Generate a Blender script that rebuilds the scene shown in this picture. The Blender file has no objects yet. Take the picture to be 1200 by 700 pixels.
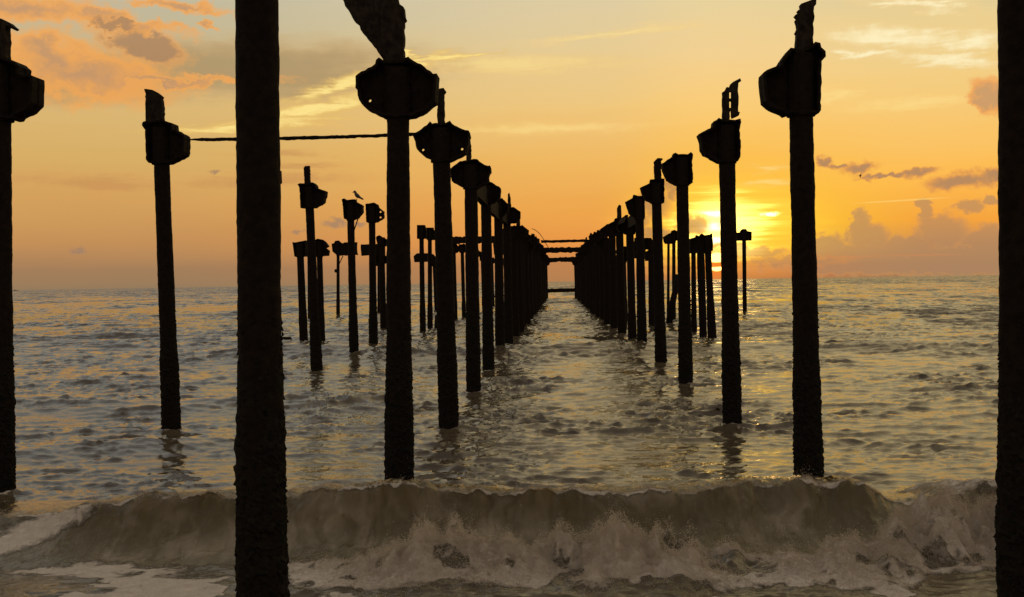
import bpy, math, random
import numpy as np
from mathutils import Vector, geometry, noise as mnoise

random.seed(7)
RNG = np.random.default_rng(11)
scene = bpy.context.scene
COL = scene.collection

# ------------------------------------------------------------------ camera
F = 1300.0                       # focal length in photograph pixels (1200 wide)
H = 2.5                          # eye height over still water
ROLL = math.atan(18.0 / 1170.0)
PITCH = math.atan(19.0 / F)
YAW = math.atan(55.3 / F)        # the lens looks a little to the left of the pier axis (+Y)
fwd = Vector((-math.sin(YAW) * math.cos(PITCH), math.cos(YAW) * math.cos(PITCH), -math.sin(PITCH)))
right0 = Vector((math.cos(YAW), math.sin(YAW), 0.0))
up0 = right0.cross(fwd)
EYE = Vector((0, 0, H))


def ray(px, py):
    dx, dy = px - 600.0, py - 350.0
    u = dx * math.cos(ROLL) - dy * math.sin(ROLL)
    v = dx * math.sin(ROLL) + dy * math.cos(ROLL)
    return (fwd * F + right0 * u - up0 * v).normalized()


def at(px, py, Y):
    """point of the vertical plane at distance Y that the photograph shows at (px, py)"""
    d = ray(px, py)
    return EYE + d * (Y / d.y)


def sky_pos(px, py):
    d = ray(px, py)
    return math.atan2(d.x, d.y) * F, math.asin(d.z) * F


cam_data = bpy.data.cameras.new("camera")
cam = bpy.data.objects.new("camera", cam_data)
COL.objects.link(cam)
cam_data.sensor_width = 36.0
cam_data.lens = 36.0 * F / 1200.0
cam_data.clip_start = 0.1
cam_data.clip_end = 30000.0
r_ = right0 * math.cos(ROLL) - up0 * math.sin(ROLL)
u_ = up0 * math.cos(ROLL) + right0 * math.sin(ROLL)
from mathutils import Matrix
m3 = Matrix((r_, u_, -fwd)).transposed()
cam.matrix_world = Matrix.Translation(EYE) @ m3.to_4x4()
scene.camera = cam

scene.view_settings.view_transform = 'Standard'
scene.view_settings.look = 'None'
scene.view_settings.exposure = 0.0
scene.view_settings.gamma = 1.0
scene.view_settings.use_curve_mapping = False


# ------------------------------------------------------------------ node helpers
def lin(r, g, b):
    def c(v):
        v /= 255.0
        return v / 12.92 if v <= 0.04045 else ((v + 0.055) / 1.055) ** 2.4
    return (c(r), c(g), c(b), 1.0)


class X:
    """small wrapper: arithmetic on node sockets"""
    tree = None

    def __init__(self, s):
        self.s = s

    @staticmethod
    def op(o, *a, clamp=False):
        n = X.tree.nodes.new('ShaderNodeMath')
        n.operation = o
        n.use_clamp = clamp
        for i, v in enumerate(a):
            if isinstance(v, X):
                X.tree.links.new(v.s, n.inputs[i])
            else:
                n.inputs[i].default_value = v
        return X(n.outputs[0])

    def __add__(a, b): return X.op('ADD', a, b)
    def __radd__(a, b): return X.op('ADD', b, a)
    def __sub__(a, b): return X.op('SUBTRACT', a, b)
    def __rsub__(a, b): return X.op('SUBTRACT', b, a)
    def __mul__(a, b): return X.op('MULTIPLY', a, b)
    def __rmul__(a, b): return X.op('MULTIPLY', b, a)
    def __truediv__(a, b): return X.op('DIVIDE', a, b)


def smooth(x, lo, hi, o0=0.0, o1=1.0):
    n = X.tree.nodes.new('ShaderNodeMapRange')
    n.interpolation_type = 'SMOOTHSTEP'
    X.tree.links.new(x.s, n.inputs['Value'])
    n.inputs['From Min'].default_value = lo
    n.inputs['From Max'].default_value = hi
    n.inputs['To Min'].default_value = o0
    n.inputs['To Max'].default_value = o1
    return X(n.outputs['Result'])


def combine(x, y, z=0.0):
    n = X.tree.nodes.new('ShaderNodeCombineXYZ')
    for i, v in enumerate((x, y, z)):
        if isinstance(v, X):
            X.tree.links.new(v.s, n.inputs[i])
        else:
            n.inputs[i].default_value = v
    return n.outputs[0]


def noise_tex(vec, scale, detail=5.0, rough=0.55, distort=0.0):
    n = X.tree.nodes.new('ShaderNodeTexNoise')
    n.inputs['Scale'].default_value = scale
    n.inputs['Detail'].default_value = detail
    n.inputs['Roughness'].default_value = rough
    n.inputs['Distortion'].default_value = distort
    X.tree.links.new(vec, n.inputs['Vector'])
    return X(n.outputs['Fac'])


def mixc(f, a, b, mode='MIX'):
    n = X.tree.nodes.new('ShaderNodeMix')
    n.data_type = 'RGBA'
    n.blend_type = mode
    n.clamp_factor = True
    for idx, v in ((0, f), (6, a), (7, b)):
        if isinstance(v, X):
            X.tree.links.new(v.s, n.inputs[idx])
        elif hasattr(v, 'is_output'):
            X.tree.links.new(v, n.inputs[idx])
        else:
            n.inputs[idx].default_value = v
    return n.outputs[2]


def ramp(x, stops):
    n = X.tree.nodes.new('ShaderNodeValToRGB')
    X.tree.links.new(x.s, n.inputs[0])
    el = n.color_ramp.elements
    while len(el) > 1:
        el.remove(el[-1])
    el[0].position, el[0].color = stops[0]
    for p, c in stops[1:]:
        e = el.new(p)
        e.color = c
    return n.outputs[0]


# ------------------------------------------------------------------ sky
SUN_A, SUN_E = sky_pos(839, 305)
sun_az, sun_el = SUN_A / F, SUN_E / F

world = bpy.data.worlds.new("World")
scene.world = world
world.use_nodes = True
wt = world.node_tree
X.tree = wt
for n in list(wt.nodes):
    wt.nodes.remove(n)
tc = wt.nodes.new('ShaderNodeTexCoord')
sep = wt.nodes.new('ShaderNodeSeparateXYZ')
wt.links.new(tc.outputs['Generated'], sep.inputs[0])
dx, dy, dz = (X(sep.outputs[i]) for i in range(3))
A = X.op('ARCTAN2', dx, dy) * F            # azimuth from the pier axis, 1300 units per radian
E = X.op('ARCSINE', dz) * F                # elevation in the same units
T = X.op('SQRT', X.op('MAXIMUM', E, 0.0) / 2042.0)


def st(E_, *rgb):
    return (math.sqrt(E_ / 2042.0), lin(*rgb))


# large soft unevenness so that no band is perfectly clean
wob = noise_tex(combine(A / 300.0, E / 45.0), 1.0, 5.0, 0.55) - 0.5
Tw = T + wob * 0.035
ramp_left = ramp(Tw, [st(0, 146, 122, 92), st(22, 164, 126, 90), st(52, 197, 144, 88), st(95, 212, 160, 92), st(150, 216, 174, 102),
                     st(205, 219, 183, 118), st(250, 206, 180, 132), st(290, 194, 183, 150), st(335, 192, 186, 162), st(420, 188, 188, 176), st(700, 186, 187, 184), st(1200, 156, 154, 150), st(2042, 138, 138, 142)])
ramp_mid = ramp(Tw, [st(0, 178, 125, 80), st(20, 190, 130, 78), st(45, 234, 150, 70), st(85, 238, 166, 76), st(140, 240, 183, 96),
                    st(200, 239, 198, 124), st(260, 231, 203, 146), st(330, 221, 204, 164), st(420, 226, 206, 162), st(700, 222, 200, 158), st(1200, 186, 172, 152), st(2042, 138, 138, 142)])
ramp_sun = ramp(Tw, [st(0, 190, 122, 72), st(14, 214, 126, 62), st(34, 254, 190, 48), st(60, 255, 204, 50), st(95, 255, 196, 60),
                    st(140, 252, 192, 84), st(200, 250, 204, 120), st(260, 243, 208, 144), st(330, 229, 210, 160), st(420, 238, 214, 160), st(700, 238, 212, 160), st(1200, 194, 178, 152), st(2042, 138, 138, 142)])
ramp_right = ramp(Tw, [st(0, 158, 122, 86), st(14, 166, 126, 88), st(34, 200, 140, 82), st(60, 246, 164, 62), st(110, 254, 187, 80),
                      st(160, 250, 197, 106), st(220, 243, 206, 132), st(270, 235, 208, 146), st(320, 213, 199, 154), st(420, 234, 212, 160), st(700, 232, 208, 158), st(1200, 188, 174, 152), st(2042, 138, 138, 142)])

sky_tex = wt.nodes.new('ShaderNodeTexSky')
sky_tex.sky_type = 'NISHITA'
sky_tex.sun_disc = False
sky_tex.sun_elevation = sun_el
sky_tex.sun_rotation = sun_az
sky_tex.altitude = 0.0
sky_tex.dust_density = 2.0
nish = mixc(1.0, sky_tex.outputs[0], (0.12, 0.12, 0.12, 1), 'MULTIPLY')

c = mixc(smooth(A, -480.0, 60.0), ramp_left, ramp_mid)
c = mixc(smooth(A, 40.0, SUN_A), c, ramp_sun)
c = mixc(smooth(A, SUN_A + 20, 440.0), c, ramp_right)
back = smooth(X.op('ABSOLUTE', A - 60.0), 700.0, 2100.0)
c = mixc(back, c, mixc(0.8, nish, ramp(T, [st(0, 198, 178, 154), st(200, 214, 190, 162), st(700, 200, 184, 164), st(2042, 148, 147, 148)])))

# noises shared by all clouds
def noise_node(vec, detail, rough, distort=0.0):
    n = wt.nodes.new('ShaderNodeTexNoise')
    n.inputs['Scale'].default_value = 1.0
    n.inputs['Detail'].default_value = detail
    n.inputs['Roughness'].default_value = rough
    n.inputs['Distortion'].default_value = distort
    wt.links.new(vec, n.inputs['Vector'])
    return n


def vmath(o, a, b_, c_=None):
    n = wt.nodes.new('ShaderNodeVectorMath')
    n.operation = o
    for i, v in enumerate((a, b_, c_)):
        if v is None:
            continue
        if hasattr(v, 'is_output'):
            wt.links.new(v, n.inputs[i])
        else:
            n.inputs[i].default_value = v
    return n


AE = combine(A, E, 0.0)
nc_ = noise_node(combine(A / 40.0, E / 30.0, 3.1), 6.0, 0.62)
nf_ = noise_node(combine(A / 13.0, E / 11.0, 9.7), 4.0, 0.6)
nw_ = noise_node(combine(A / 90.0 + E / 70.0, E / 13.0 - A / 260.0, 5.3), 5.0, 0.62, 0.4)
n_cum, n_fine, n_wisp = X(nc_.outputs[0]), X(nf_.outputs[0]), X(nw_.outputs[0])
n_str = noise_tex(combine(A / 150.0, E / 8.0, 1.3), 1.0, 5.0, 0.6, 0.2)
HALF = (0.5, 0.5, 0.5)


def warp(src, node, amt):
    d = vmath('SUBTRACT', node.outputs[1], HALF).outputs[0]
    return vmath('MULTIPLY_ADD', d, (amt[0], amt[1], 0.0), src).outputs[0]


W_FINE = warp(AE, nf_, (26.0, 20.0))
W_SOFT = warp(warp(AE, nf_, (9.0, 7.0)), nc_, (100.0, 60.0))
W_WISP = warp(AE, nw_, (150.0, 26.0))
W_STR = warp(AE, nf_, (30.0, 5.0))


def blob(px, py, ra, re, tilt=0.0, vec=None):
    a0, e0 = sky_pos(px, py)
    mp = wt.nodes.new('ShaderNodeMapping')
    mp.vector_type = 'TEXTURE'
    mp.inputs['Location'].default_value = (a0, e0, 0.0)
    mp.inputs['Rotation'].default_value = (0.0, 0.0, math.radians(tilt))
    mp.inputs['Scale'].default_value = (ra, re, 1.0)
    wt.links.new(vec if vec is not None else AE, mp.inputs['Vector'])
    ln = wt.nodes.new('ShaderNodeVectorMath')
    ln.operation = 'LENGTH'
    wt.links.new(mp.outputs[0], ln.inputs[0])
    return X(ln.outputs['Value'])


def group(blobs, nz, k, vec=None):
    m = None
    # depend on the layers below, so that the shader is evaluated layer by layer
    vec = vmath('MULTIPLY_ADD', c, (1e-7, 1e-7, 1e-7), vec).outputs[0]
    for b in blobs:
        d = blob(*b, vec=vec) if len(b) == 5 else blob(*b, 0.0, vec=vec)
        m = d if m is None else X.op('MINIMUM', m, d)
    return (1.0 - m) + (nz - 0.5) * k


def put(c, m, lo, hi, edge, core, core_lo, core_hi, op=1.0):
    col = mixc(smooth(m, core_lo, core_hi), edge, core)
    return mixc(smooth(m, lo, hi, 0.0, op), c, col)


# thin sheets, left: grey-gold deck with bright streaks through it
m = group([(270, 82, 300, 40, 3), (350, 90, 170, 34, 2), (60, 96, 200, 32, 0)], n_cum, 0.5, W_WISP)
c = put(c, m, -0.1, 0.55, lin(198, 166, 116), lin(172, 146, 104), 0.1, 0.8, 0.85)
m = group([(400, 100, 120, 13, 13), (366, 128, 150, 13, 11), (494, 73, 70, 8, 15), (300, 146, 170, 9, 5), (474, 64, 40, 6, -12), (540, 66, 60, 5, 4)], n_fine, 0.5, W_WISP)
c = put(c, m, 0.0, 0.8, lin(232, 190, 104), lin(255, 228, 142), 0.3, 0.9, 0.95)
# left cumulus banks lit orange from below
m = group([(95, 86, 130, 34, -6), (60, 66, 75, 26, -4), (20, 6, 130, 24, -4), (110, 18, 60, 12, 0), (190, 98, 150, 9, 2), (215, 6, 70, 8, 0),
           (165, 34, 60, 9, -4), (230, 27, 20, 4, 0)], n_fine, 0.28, W_SOFT)
c = put(c, m, -0.12, 0.55, lin(242, 168, 86), lin(198, 150, 106), 0.35, 1.0, 0.93)
m = group([(172, 55, 66, 20, -12), (132, 28, 40, 8, -6)], n_fine, 0.25, W_SOFT)
c = put(c, m, -0.1, 0.5, lin(236, 166, 90), lin(176, 136, 98), 0.15, 0.6, 0.92)
m = group([(120, 215, 150, 16, -3), (330, 212, 170, 14, 2), (350, 196, 60, 6, 0), (330, 180, 90, 7, 0)], n_fine, 0.5, W_WISP)
c = put(c, m, 0.0, 0.9, lin(216, 156, 88), lin(196, 138, 84), 0.2, 0.8, 0.5)
m = group([(92, 295, 13, 7, 0), (392, 262, 20, 9, 0), (424, 262, 13, 6, 0), (350, 272, 10, 4, 0), (252, 203, 14, 3, 0)], n_cum, 0.5, W_FINE)
c = put(c, m, 0.1, 0.8, lin(178, 134, 96), lin(158, 128, 104), 0.3, 0.8, 0.75)
# pale wisps high on the right
m = group([(1050, 44, 150, 24, -8), (1120, 70, 130, 13, -7), (1150, 48, 100, 17, 0), (1075, 6, 100, 12, -10), (1010, 62, 90, 8, -6)], n_fine, 0.6, W_WISP)
c = put(c, m, -0.05, 0.95, lin(240, 208, 142), lin(255, 240, 192), 0.3, 1.0, 0.95)
m = group([(968, 114, 40, 17, 0), (900, 198, 28, 7, 0), (905, 215, 50, 6, 0), (600, 76, 200, 14, 0), (640, 150, 200, 12, 0), (720, 40, 160, 10, 4), (1080, 120, 150, 14, 0)], n_fine, 0.5, W_WISP)
c = put(c, m, 0.0, 1.0, lin(250, 206, 120), lin(255, 224, 142), 0.2, 0.9, 0.55)
# bright layered glow around the sun
g = 1.0 - blob(842, 272, 155, 72)
streak = smooth(n_str, 0.35, 0.7)
gl = smooth(g, 0.0, 1.0) * (0.4 + streak * 0.8)
c = mixc(gl, c, (1.5, 0.86, 0.09, 1))
g2 = smooth((1.0 - blob(843, 270, 66, 50)) + (n_str - 0.5) * 1.4, 0.0, 0.85)
c = mixc(g2, c, (2.6, 1.85, 0.40, 1))
m = group([(836, 251, 32, 7, 0), (905, 251, 16, 4, 0), (832, 266, 30, 9, 0), (840, 282, 24, 9, 0)], n_str, 0.5, W_STR)
c = put(c, m, 0.1, 0.8, (2.5, 1.8, 0.45, 1), (3.0, 2.6, 1.2, 1), 0.3, 0.9, 1.0)
# smoky puffs beside the sun
m = group([(764, 240, 36, 30, 20), (812, 264, 26, 17, -10), (745, 262, 30, 13, 10), (786, 222, 13, 20, 20), (770, 275, 38, 13, 0)], n_fine, 0.7, W_FINE)
c = put(c, m, 0.02, 0.5, lin(246, 174, 70), lin(190, 138, 82), 0.25, 0.75, 0.88)
# right: small dark clouds, cumulus towers above the horizon haze
m = group([(1160, 112, 30, 22, -35), (1150, 122, 20, 11, -40)], n_cum, 0.5, W_FINE)
c = put(c, m, 0.0, 0.4, lin(240, 162, 88), lin(198, 148, 104), 0.3, 0.7, 0.85)
m = group([(966, 190, 18, 7, -30), (1008, 197, 26, 10, 5), (985, 196, 20, 4, 0), (1132, 211, 56, 13, 4), (1165, 206, 24, 14, 0), (1078, 202, 26, 7, 6),
           (1036, 206, 40, 4, 0)], n_cum, 1.0, W_FINE)
c = put(c, m, 0.0, 0.55, lin(228, 154, 80), lin(178, 134, 96), 0.25, 0.75, 0.92)
m = group([(1008, 264, 14, 24, 0), (1018, 278, 28, 20, 0), (972, 287, 24, 15, 0), (1084, 246, 8, 16, 25), (1080, 238, 12, 6, 0), (1102, 273, 38, 26, 0), (1060, 288, 46, 14, 0),
           (1138, 242, 18, 9, 0), (1162, 236, 14, 5, -20), (1160, 280, 42, 20, 0), (1210, 268, 40, 26, 0), (1020, 296, 96, 12, 0), (1130, 298, 120, 12, 0), (1030, 311, 150, 14, 0), (1150, 311, 160, 15, 0)],
          n_fine, 0.55, W_FINE)
c = put(c, m, 0.0, 0.34, lin(208, 148, 90), lin(176, 135, 98), 0.1, 0.5, 0.66)
m = group([(890, 297, 44, 8, 0), (930, 306, 80, 8, 0), (868, 292, 16, 9, 0), (835, 288, 12, 5, 0)], n_fine, 0.6, W_FINE)
c = put(c, m, 0.0, 0.5, lin(214, 142, 78), lin(182, 132, 90), 0.2, 0.6, 0.6)
m = group([(1058, 235, 78, 1.5, 1.5)], n_cum, 0.6, AE)
c = put(c, m, 0.1, 0.7, lin(254, 196, 96), lin(255, 214, 120), 0.2, 0.8, 0.6)
m = group([(905, 317, 36, 3, 4), (1000, 301, 60, 1.6, 0), (1080, 299, 70, 1.6, 0)], n_fine, 0.8, W_STR)
c = put(c, m, 0.1, 0.8, lin(222, 134, 78), lin(222, 136, 82), 0.2, 0.8, 0.3)
# the sun, cut by a bar of cloud
s = 1.0 - blob(840, 307, 11.5, 11.5)
bar = smooth(X.op('ABSOLUTE', E - (sky_pos(840, 310.2)[1]) + (n_fine - 0.5) * 1.5), 2.2, 3.6)
c = mixc(smooth(s, -1.6, 0.6, 0.0, 0.75), c, lin(255, 120, 30))
c = mixc(smooth(s, 0.0, 0.16) * bar, c, (4.5, 2.6, 0.6, 1))

c = mixc(smooth(E, -12.0, -1.0), (0.03, 0.026, 0.022, 1), c)
bg = wt.nodes.new('ShaderNodeBackground')
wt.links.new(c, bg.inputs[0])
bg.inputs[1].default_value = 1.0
wo = wt.nodes.new('ShaderNodeOutputWorld')
wt.links.new(bg.outputs[0], wo.inputs[0])
world.cycles.sampling_method = 'NONE'
scene.cycles.max_bounces = 5
scene.cycles.diffuse_bounces = 4
scene.cycles.glossy_bounces = 2

sun_data = bpy.data.lights.new("sun", 'SUN')
sun_data.energy = 0.02
sun_data.angle = math.radians(4.0)
sun_data.color = (1.0, 0.55, 0.2)
sun = bpy.data.objects.new("sun", sun_data)
COL.objects.link(sun)
sd = Vector((math.sin(sun_az) * math.cos(sun_el), math.cos(sun_az) * math.cos(sun_el), math.sin(sun_el)))
sun.rotation_euler = sd.to_track_quat('Z', 'Y').to_euler()


# ------------------------------------------------------------------ materials
def new_mat(name):
    m = bpy.data.materials.new(name)
    m.use_nodes = True
    X.tree = m.node_tree
    b = m.node_tree.nodes['Principled BSDF']
    t = m.node_tree.nodes.new('ShaderNodeTexCoord')
    return m, b, t.outputs['Object']


def link(a, b):
    X.tree.links.new(a.s if isinstance(a, X) else a, b)


def bump(h, strength, dist):
    n = X.tree.nodes.new('ShaderNodeBump')
    n.inputs['Strength'].default_value = strength
    n.inputs['Distance'].default_value = dist
    link(h, n.inputs['Height'])
    return n.outputs[0]


def attr(name):
    n = X.tree.nodes.new('ShaderNodeAttribute')
    n.attribute_name = name
    return X(n.outputs['Fac'])


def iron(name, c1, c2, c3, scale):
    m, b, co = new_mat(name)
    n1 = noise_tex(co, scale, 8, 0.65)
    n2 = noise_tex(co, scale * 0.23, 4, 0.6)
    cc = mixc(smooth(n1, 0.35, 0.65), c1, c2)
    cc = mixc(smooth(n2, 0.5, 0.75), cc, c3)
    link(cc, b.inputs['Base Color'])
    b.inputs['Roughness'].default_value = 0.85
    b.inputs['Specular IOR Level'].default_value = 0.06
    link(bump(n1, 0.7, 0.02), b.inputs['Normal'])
    return m


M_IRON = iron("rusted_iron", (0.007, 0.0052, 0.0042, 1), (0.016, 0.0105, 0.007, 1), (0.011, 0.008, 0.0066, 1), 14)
M_CRUST = iron("barnacle_crust", (0.006, 0.0052, 0.0042, 1), (0.015, 0.013, 0.010, 1), (0.008, 0.0085, 0.0055, 1), 30)
M_STUB = iron("weathered_concrete", (0.010, 0.0075, 0.006, 1), (0.030, 0.022, 0.017, 1), (0.013, 0.009, 0.0065, 1), 10)

# sea
M_SEA, b, co = new_mat("sea_water")
foam_a, face_a, veil_a = attr("foam"), attr("face"), attr("veil")
sep2 = X.tree.nodes.new('ShaderNodeSeparateXYZ')
link(co, sep2.inputs[0])
px_, py_, pz_ = (X(sep2.outputs[i]) for i in range(3))
far = smooth(py_, 16.0, 75.0)


def slope(sx, sy, ax, ay, detail):
    n = X.tree.nodes.new('ShaderNodeTexNoise')
    n.inputs['Scale'].default_value = 1.0
    n.inputs['Detail'].default_value = detail
    n.inputs['Roughness'].default_value = 0.6
    link(combine(px_ / sx, py_ / sy, 0.0), n.inputs['Vector'])
    d = X.tree.nodes.new('ShaderNodeVectorMath')
    d.operation = 'SUBTRACT'
    link(n.outputs[1], d.inputs[0])
    d.inputs[1].default_value = (0.5, 0.5, 0.5)
    k = X.tree.nodes.new('ShaderNodeVectorMath')
    k.operation = 'MULTIPLY'
    link(d.outputs[0], k.inputs[0])
    k.inputs[1].default_value = (ax, ay, 0.0)
    return k.outputs[0]


def vadd(a, b_):
    n = X.tree.nodes.new('ShaderNodeVectorMath')
    n.operation = 'ADD'
    link(a, n.inputs[0])
    link(b_, n.inputs[1])
    return n.outputs[0]


w1 = noise_tex(combine(px_ * 5.0, py_ * 9.0, pz_ * 5.0), 1.0, 5, 0.6, 0.3)
hgt = w1 * (1.0 - far * 0.9) * 0.009 + face_a * noise_tex(combine(px_ * 13.0, py_ * 6.0, pz_ * 6.0), 1.0, 5, 0.6, 0.8) * 0.035
f1 = noise_tex(combine(px_ * 9.0, py_ * 9.0, pz_ * 9.0), 1.0, 8, 0.7, 0.6)
f2 = noise_tex(combine(px_ * 40.0, py_ * 40.0, pz_ * 40.0), 1.0, 4, 0.7)
fm = smooth(foam_a + (f1 - 0.5) * 0.75 + (f2 - 0.5) * 0.25, 0.38, 0.62)
deep = mixc(face_a, (0.078, 0.060, 0.038, 1), (0.118, 0.096, 0.050, 1))
foamc = mixc(f2, (0.62, 0.54, 0.46, 1), (0.88, 0.80, 0.71, 1))
deep = mixc(veil_a * (0.7 + 0.6 * f1), deep, (0.40, 0.335, 0.25, 1))
link(mixc(fm, deep, foamc), b.inputs['Base Color'])
link(fm * 0.6 + 0.05 + far * 0.05 + veil_a * 0.25, b.inputs['Roughness'])
b.inputs['IOR'].default_value = 1.33
link(0.62 - fm * 0.45, b.inputs['Specular IOR Level'])
bn = bump(hgt + fm * (f1 * 0.09 + f2 * 0.025), 1.0, 1.0)
# small waves too far off to model one by one tilt the surface
sl = vadd(vadd(slope(0.4, 0.45, 0.4, 0.7, 2), slope(1.3, 2.4, 0.45, 1.05, 3)), vadd(slope(9.0, 34.0, 0.2, 1.25, 4), combine(0.0, smooth(py_, 60.0, 500.0, -0.085, -0.20), 0.0)))
sc_ = X.tree.nodes.new('ShaderNodeVectorMath')
sc_.operation = 'SCALE'
link(sl, sc_.inputs[0])
link(far * (1.0 - fm), sc_.inputs['Scale'])
nn = X.tree.nodes.new('ShaderNodeVectorMath')
nn.operation = 'NORMALIZE'
link(vadd(bn, sc_.outputs[0]), nn.inputs[0])
link(nn.outputs[0], b.inputs['Normal'])
# the thin top of the breaker lets the sky behind it through
trl = X.tree.nodes.new('ShaderNodeBsdfTranslucent')
trl.inputs['Color'].default_value = (0.62, 0.47, 0.19, 1)
mxs = X.tree.nodes.new('ShaderNodeMixShader')
link(attr("thin") * (1.0 - fm * 0.6), mxs.inputs[0])
link(b.outputs[0], mxs.inputs[1])
link(trl.outputs[0], mxs.inputs[2])
link(mxs.outputs[0], X.tree.nodes['Material Output'].inputs['Surface'])

M_FOAM, b, co = new_mat("sea_foam")
n1 = noise_tex(co, 9, 4, 0.6)
fc = mixc(n1, (0.68, 0.60, 0.50, 1), (0.88, 0.80, 0.70, 1))
dfs = X.tree.nodes.new('ShaderNodeBsdfDiffuse')
trn = X.tree.nodes.new('ShaderNodeBsdfTranslucent')
mx = X.tree.nodes.new('ShaderNodeMixShader')
link(fc, dfs.inputs['Color'])
link(fc, trn.inputs['Color'])
mx.inputs[0].default_value = 0.5
link(dfs.outputs[0], mx.inputs[1])
link(trn.outputs[0], mx.inputs[2])
link(mx.outputs[0], X.tree.nodes['Material Output'].inputs['Surface'])

M_SAND, b, co = new_mat("wet_sand")
n1 = noise_tex(co, 3, 8, 0.6)
link(mixc(n1, (0.10, 0.075, 0.05, 1), (0.19, 0.145, 0.10, 1)), b.inputs['Base Color'])
b.inputs['Roughness'].default_value = 0.45

M_BIRD, b, co = new_mat("dark_feathers")
n1 = noise_tex(co, 40, 3, 0.6)
link(mixc(n1, (0.010, 0.010, 0.011, 1), (0.035, 0.032, 0.032, 1)), b.inputs['Base Color'])
b.inputs['Roughness'].default_value = 0.55

M_HULL, b, co = new_mat("boat_paint")
n1 = noise_tex(co, 1.2, 4, 0.6)
link(mixc(n1, (0.03, 0.025, 0.022, 1), (0.06, 0.045, 0.035, 1)), b.inputs['Base Color'])


# ------------------------------------------------------------------ object helpers
def mesh_obj(name, verts, faces, mat, parent=None, smooth_=False):
    me = bpy.data.meshes.new(name)
    me.from_pydata([tuple(v) for v in verts], [], faces)
    me.materials.append(mat)
    if smooth_:
        me.polygons.foreach_set("use_smooth", [True] * len(me.polygons))
    me.update()
    o = bpy.data.objects.new(name, me)
    COL.objects.link(o)
    if parent:
        o.parent = parent
    return o


def thing(name, label, cat, loc, group=None):
    o = bpy.data.objects.new(name, None)
    o.empty_display_size = 0.2
    COL.objects.link(o)
    o.location = loc
    tag(o, label, cat, group)
    return o


def tag(o, label, cat, group=None):
    o['label'] = label
    o['category'] = cat
    if group:
        o['group'] = group
    return o


def copy_tree(root, loc, label, group, rz=0.0, sc=(1, 1, 1)):
    r = root.copy()
    COL.objects.link(r)
    r.location = loc
    r.rotation_euler = (random.uniform(-.006, .006), random.uniform(-.008, .008), rz)
    r.scale = sc
    r['label'] = label
    r['group'] = group
    for ch in list(root.children):
        d = ch.copy()
        COL.objects.link(d)
        d.parent = r
    return r


def tube(path, radii, n=16, rough=0.0, freq=6.0, seed=0.0, cap=True, crust=None):
    """swept tube; path of Vectors, radius per point; crust(z) -> roughness there"""
    V, Fc = [], []
    for i, p in enumerate(path):
        a = path[max(0, i - 1)]
        b_ = path[min(len(path) - 1, i + 1)]
        d = (b_ - a).normalized()
        ref = Vector((0, 1, 0)) if abs(d.y) < 0.9 else Vector((1, 0, 0))
        s = d.cross(ref).normalized()
        t = s.cross(d)
        for j in range(n):
            an = 2 * math.pi * j / n
            q = s * math.cos(an) + t * math.sin(an)
            rr = radii[i]
            amp = rough if crust is None else crust(p.z)
            if amp > 0:
                w = p + q * rr
                f = mnoise.noise(Vector((w.x * freq + seed, w.y * freq, w.z * freq)))
                f2 = mnoise.noise(Vector((w.x * freq * 3.3 + seed, w.y * freq * 3.3, w.z * freq * 3.3)))
                rr += amp * (f + 0.8 * f2)
            V.append(p + q * rr)
    for i in range(len(path) - 1):
        for j in range(n):
            k = (j + 1) % n
            Fc.append((i * n + j, i * n + k, (i + 1) * n + k, (i + 1) * n + j))
    if cap:
        Fc.append(tuple(range(n - 1, -1, -1)))
        Fc.append(tuple((len(path) - 1) * n + j for j in range(n)))
    return V, Fc


def flakes(b, t, rfun, z0, z1, count, size, seed):
    """ragged shells and weed tufts standing off the shaft"""
    rnd = random.Random(seed)
    V, Fc = [], []
    d = (t - b)
    for _ in range(count):
        z = z0 + (z1 - z0) * rnd.random() ** 1.3
        p = b + d * ((z - b.z) / d.z)
        an = rnd.uniform(0, 2 * math.pi)
        out = Vector((math.cos(an), math.sin(an), 0))
        side = Vector((-out.y, out.x, 0))
        s = size * rnd.uniform(0.5, 1.35) * (1.25 - 0.6 * (z - z0) / (z1 - z0))
        c0 = p + out * (rfun(z) * 0.99)
        up = Vector((0, 0, 1))
        n0 = len(V)
        V += [c0 - side * s * 0.8 + up * s * rnd.uniform(0, .6), c0 + side * s * 0.8 + up * s * rnd.uniform(0, .6),
              c0 - up * s * rnd.uniform(.5, 1.1), c0 + up * s * 1.1 + out * s * 0.1,
              c0 + out * s * rnd.uniform(0.4, 0.95) + up * s * rnd.uniform(-.8, .4) + side * s * rnd.uniform(-.4, .4)]
        Fc += [(n0, n0 + 2, n0 + 4), (n0 + 2, n0 + 1, n0 + 4), (n0 + 1, n0 + 3, n0 + 4), (n0 + 3, n0, n0 + 4)]
    return V, Fc


def rough_outline(pts, step, amp, seed):
    """subdivide a closed 2-D outline and eat its edge a little"""
    out = []
    n = len(pts)
    for i in range(n):
        a, b_ = pts[i], pts[(i + 1) % n]
        L = math.hypot(b_[0] - a[0], b_[1] - a[1])
        k = max(1, int(L / step))
        for j in range(k):
            f = j / k
            x, z = a[0] + (b_[0] - a[0]) * f, a[1] + (b_[1] - a[1]) * f
            w = Vector((x / step * 0.9 + seed, z / step * 0.9, seed * 1.7))
            out.append((x + amp * mnoise.noise(w), z + amp * mnoise.noise(w + Vector((31.0, 7.0, 3.0)))))
    return out


def area2(p):
    return sum(p[i][0] * p[(i + 1) % len(p)][1] - p[(i + 1) % len(p)][0] * p[i][1] for i in range(len(p)))


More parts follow.
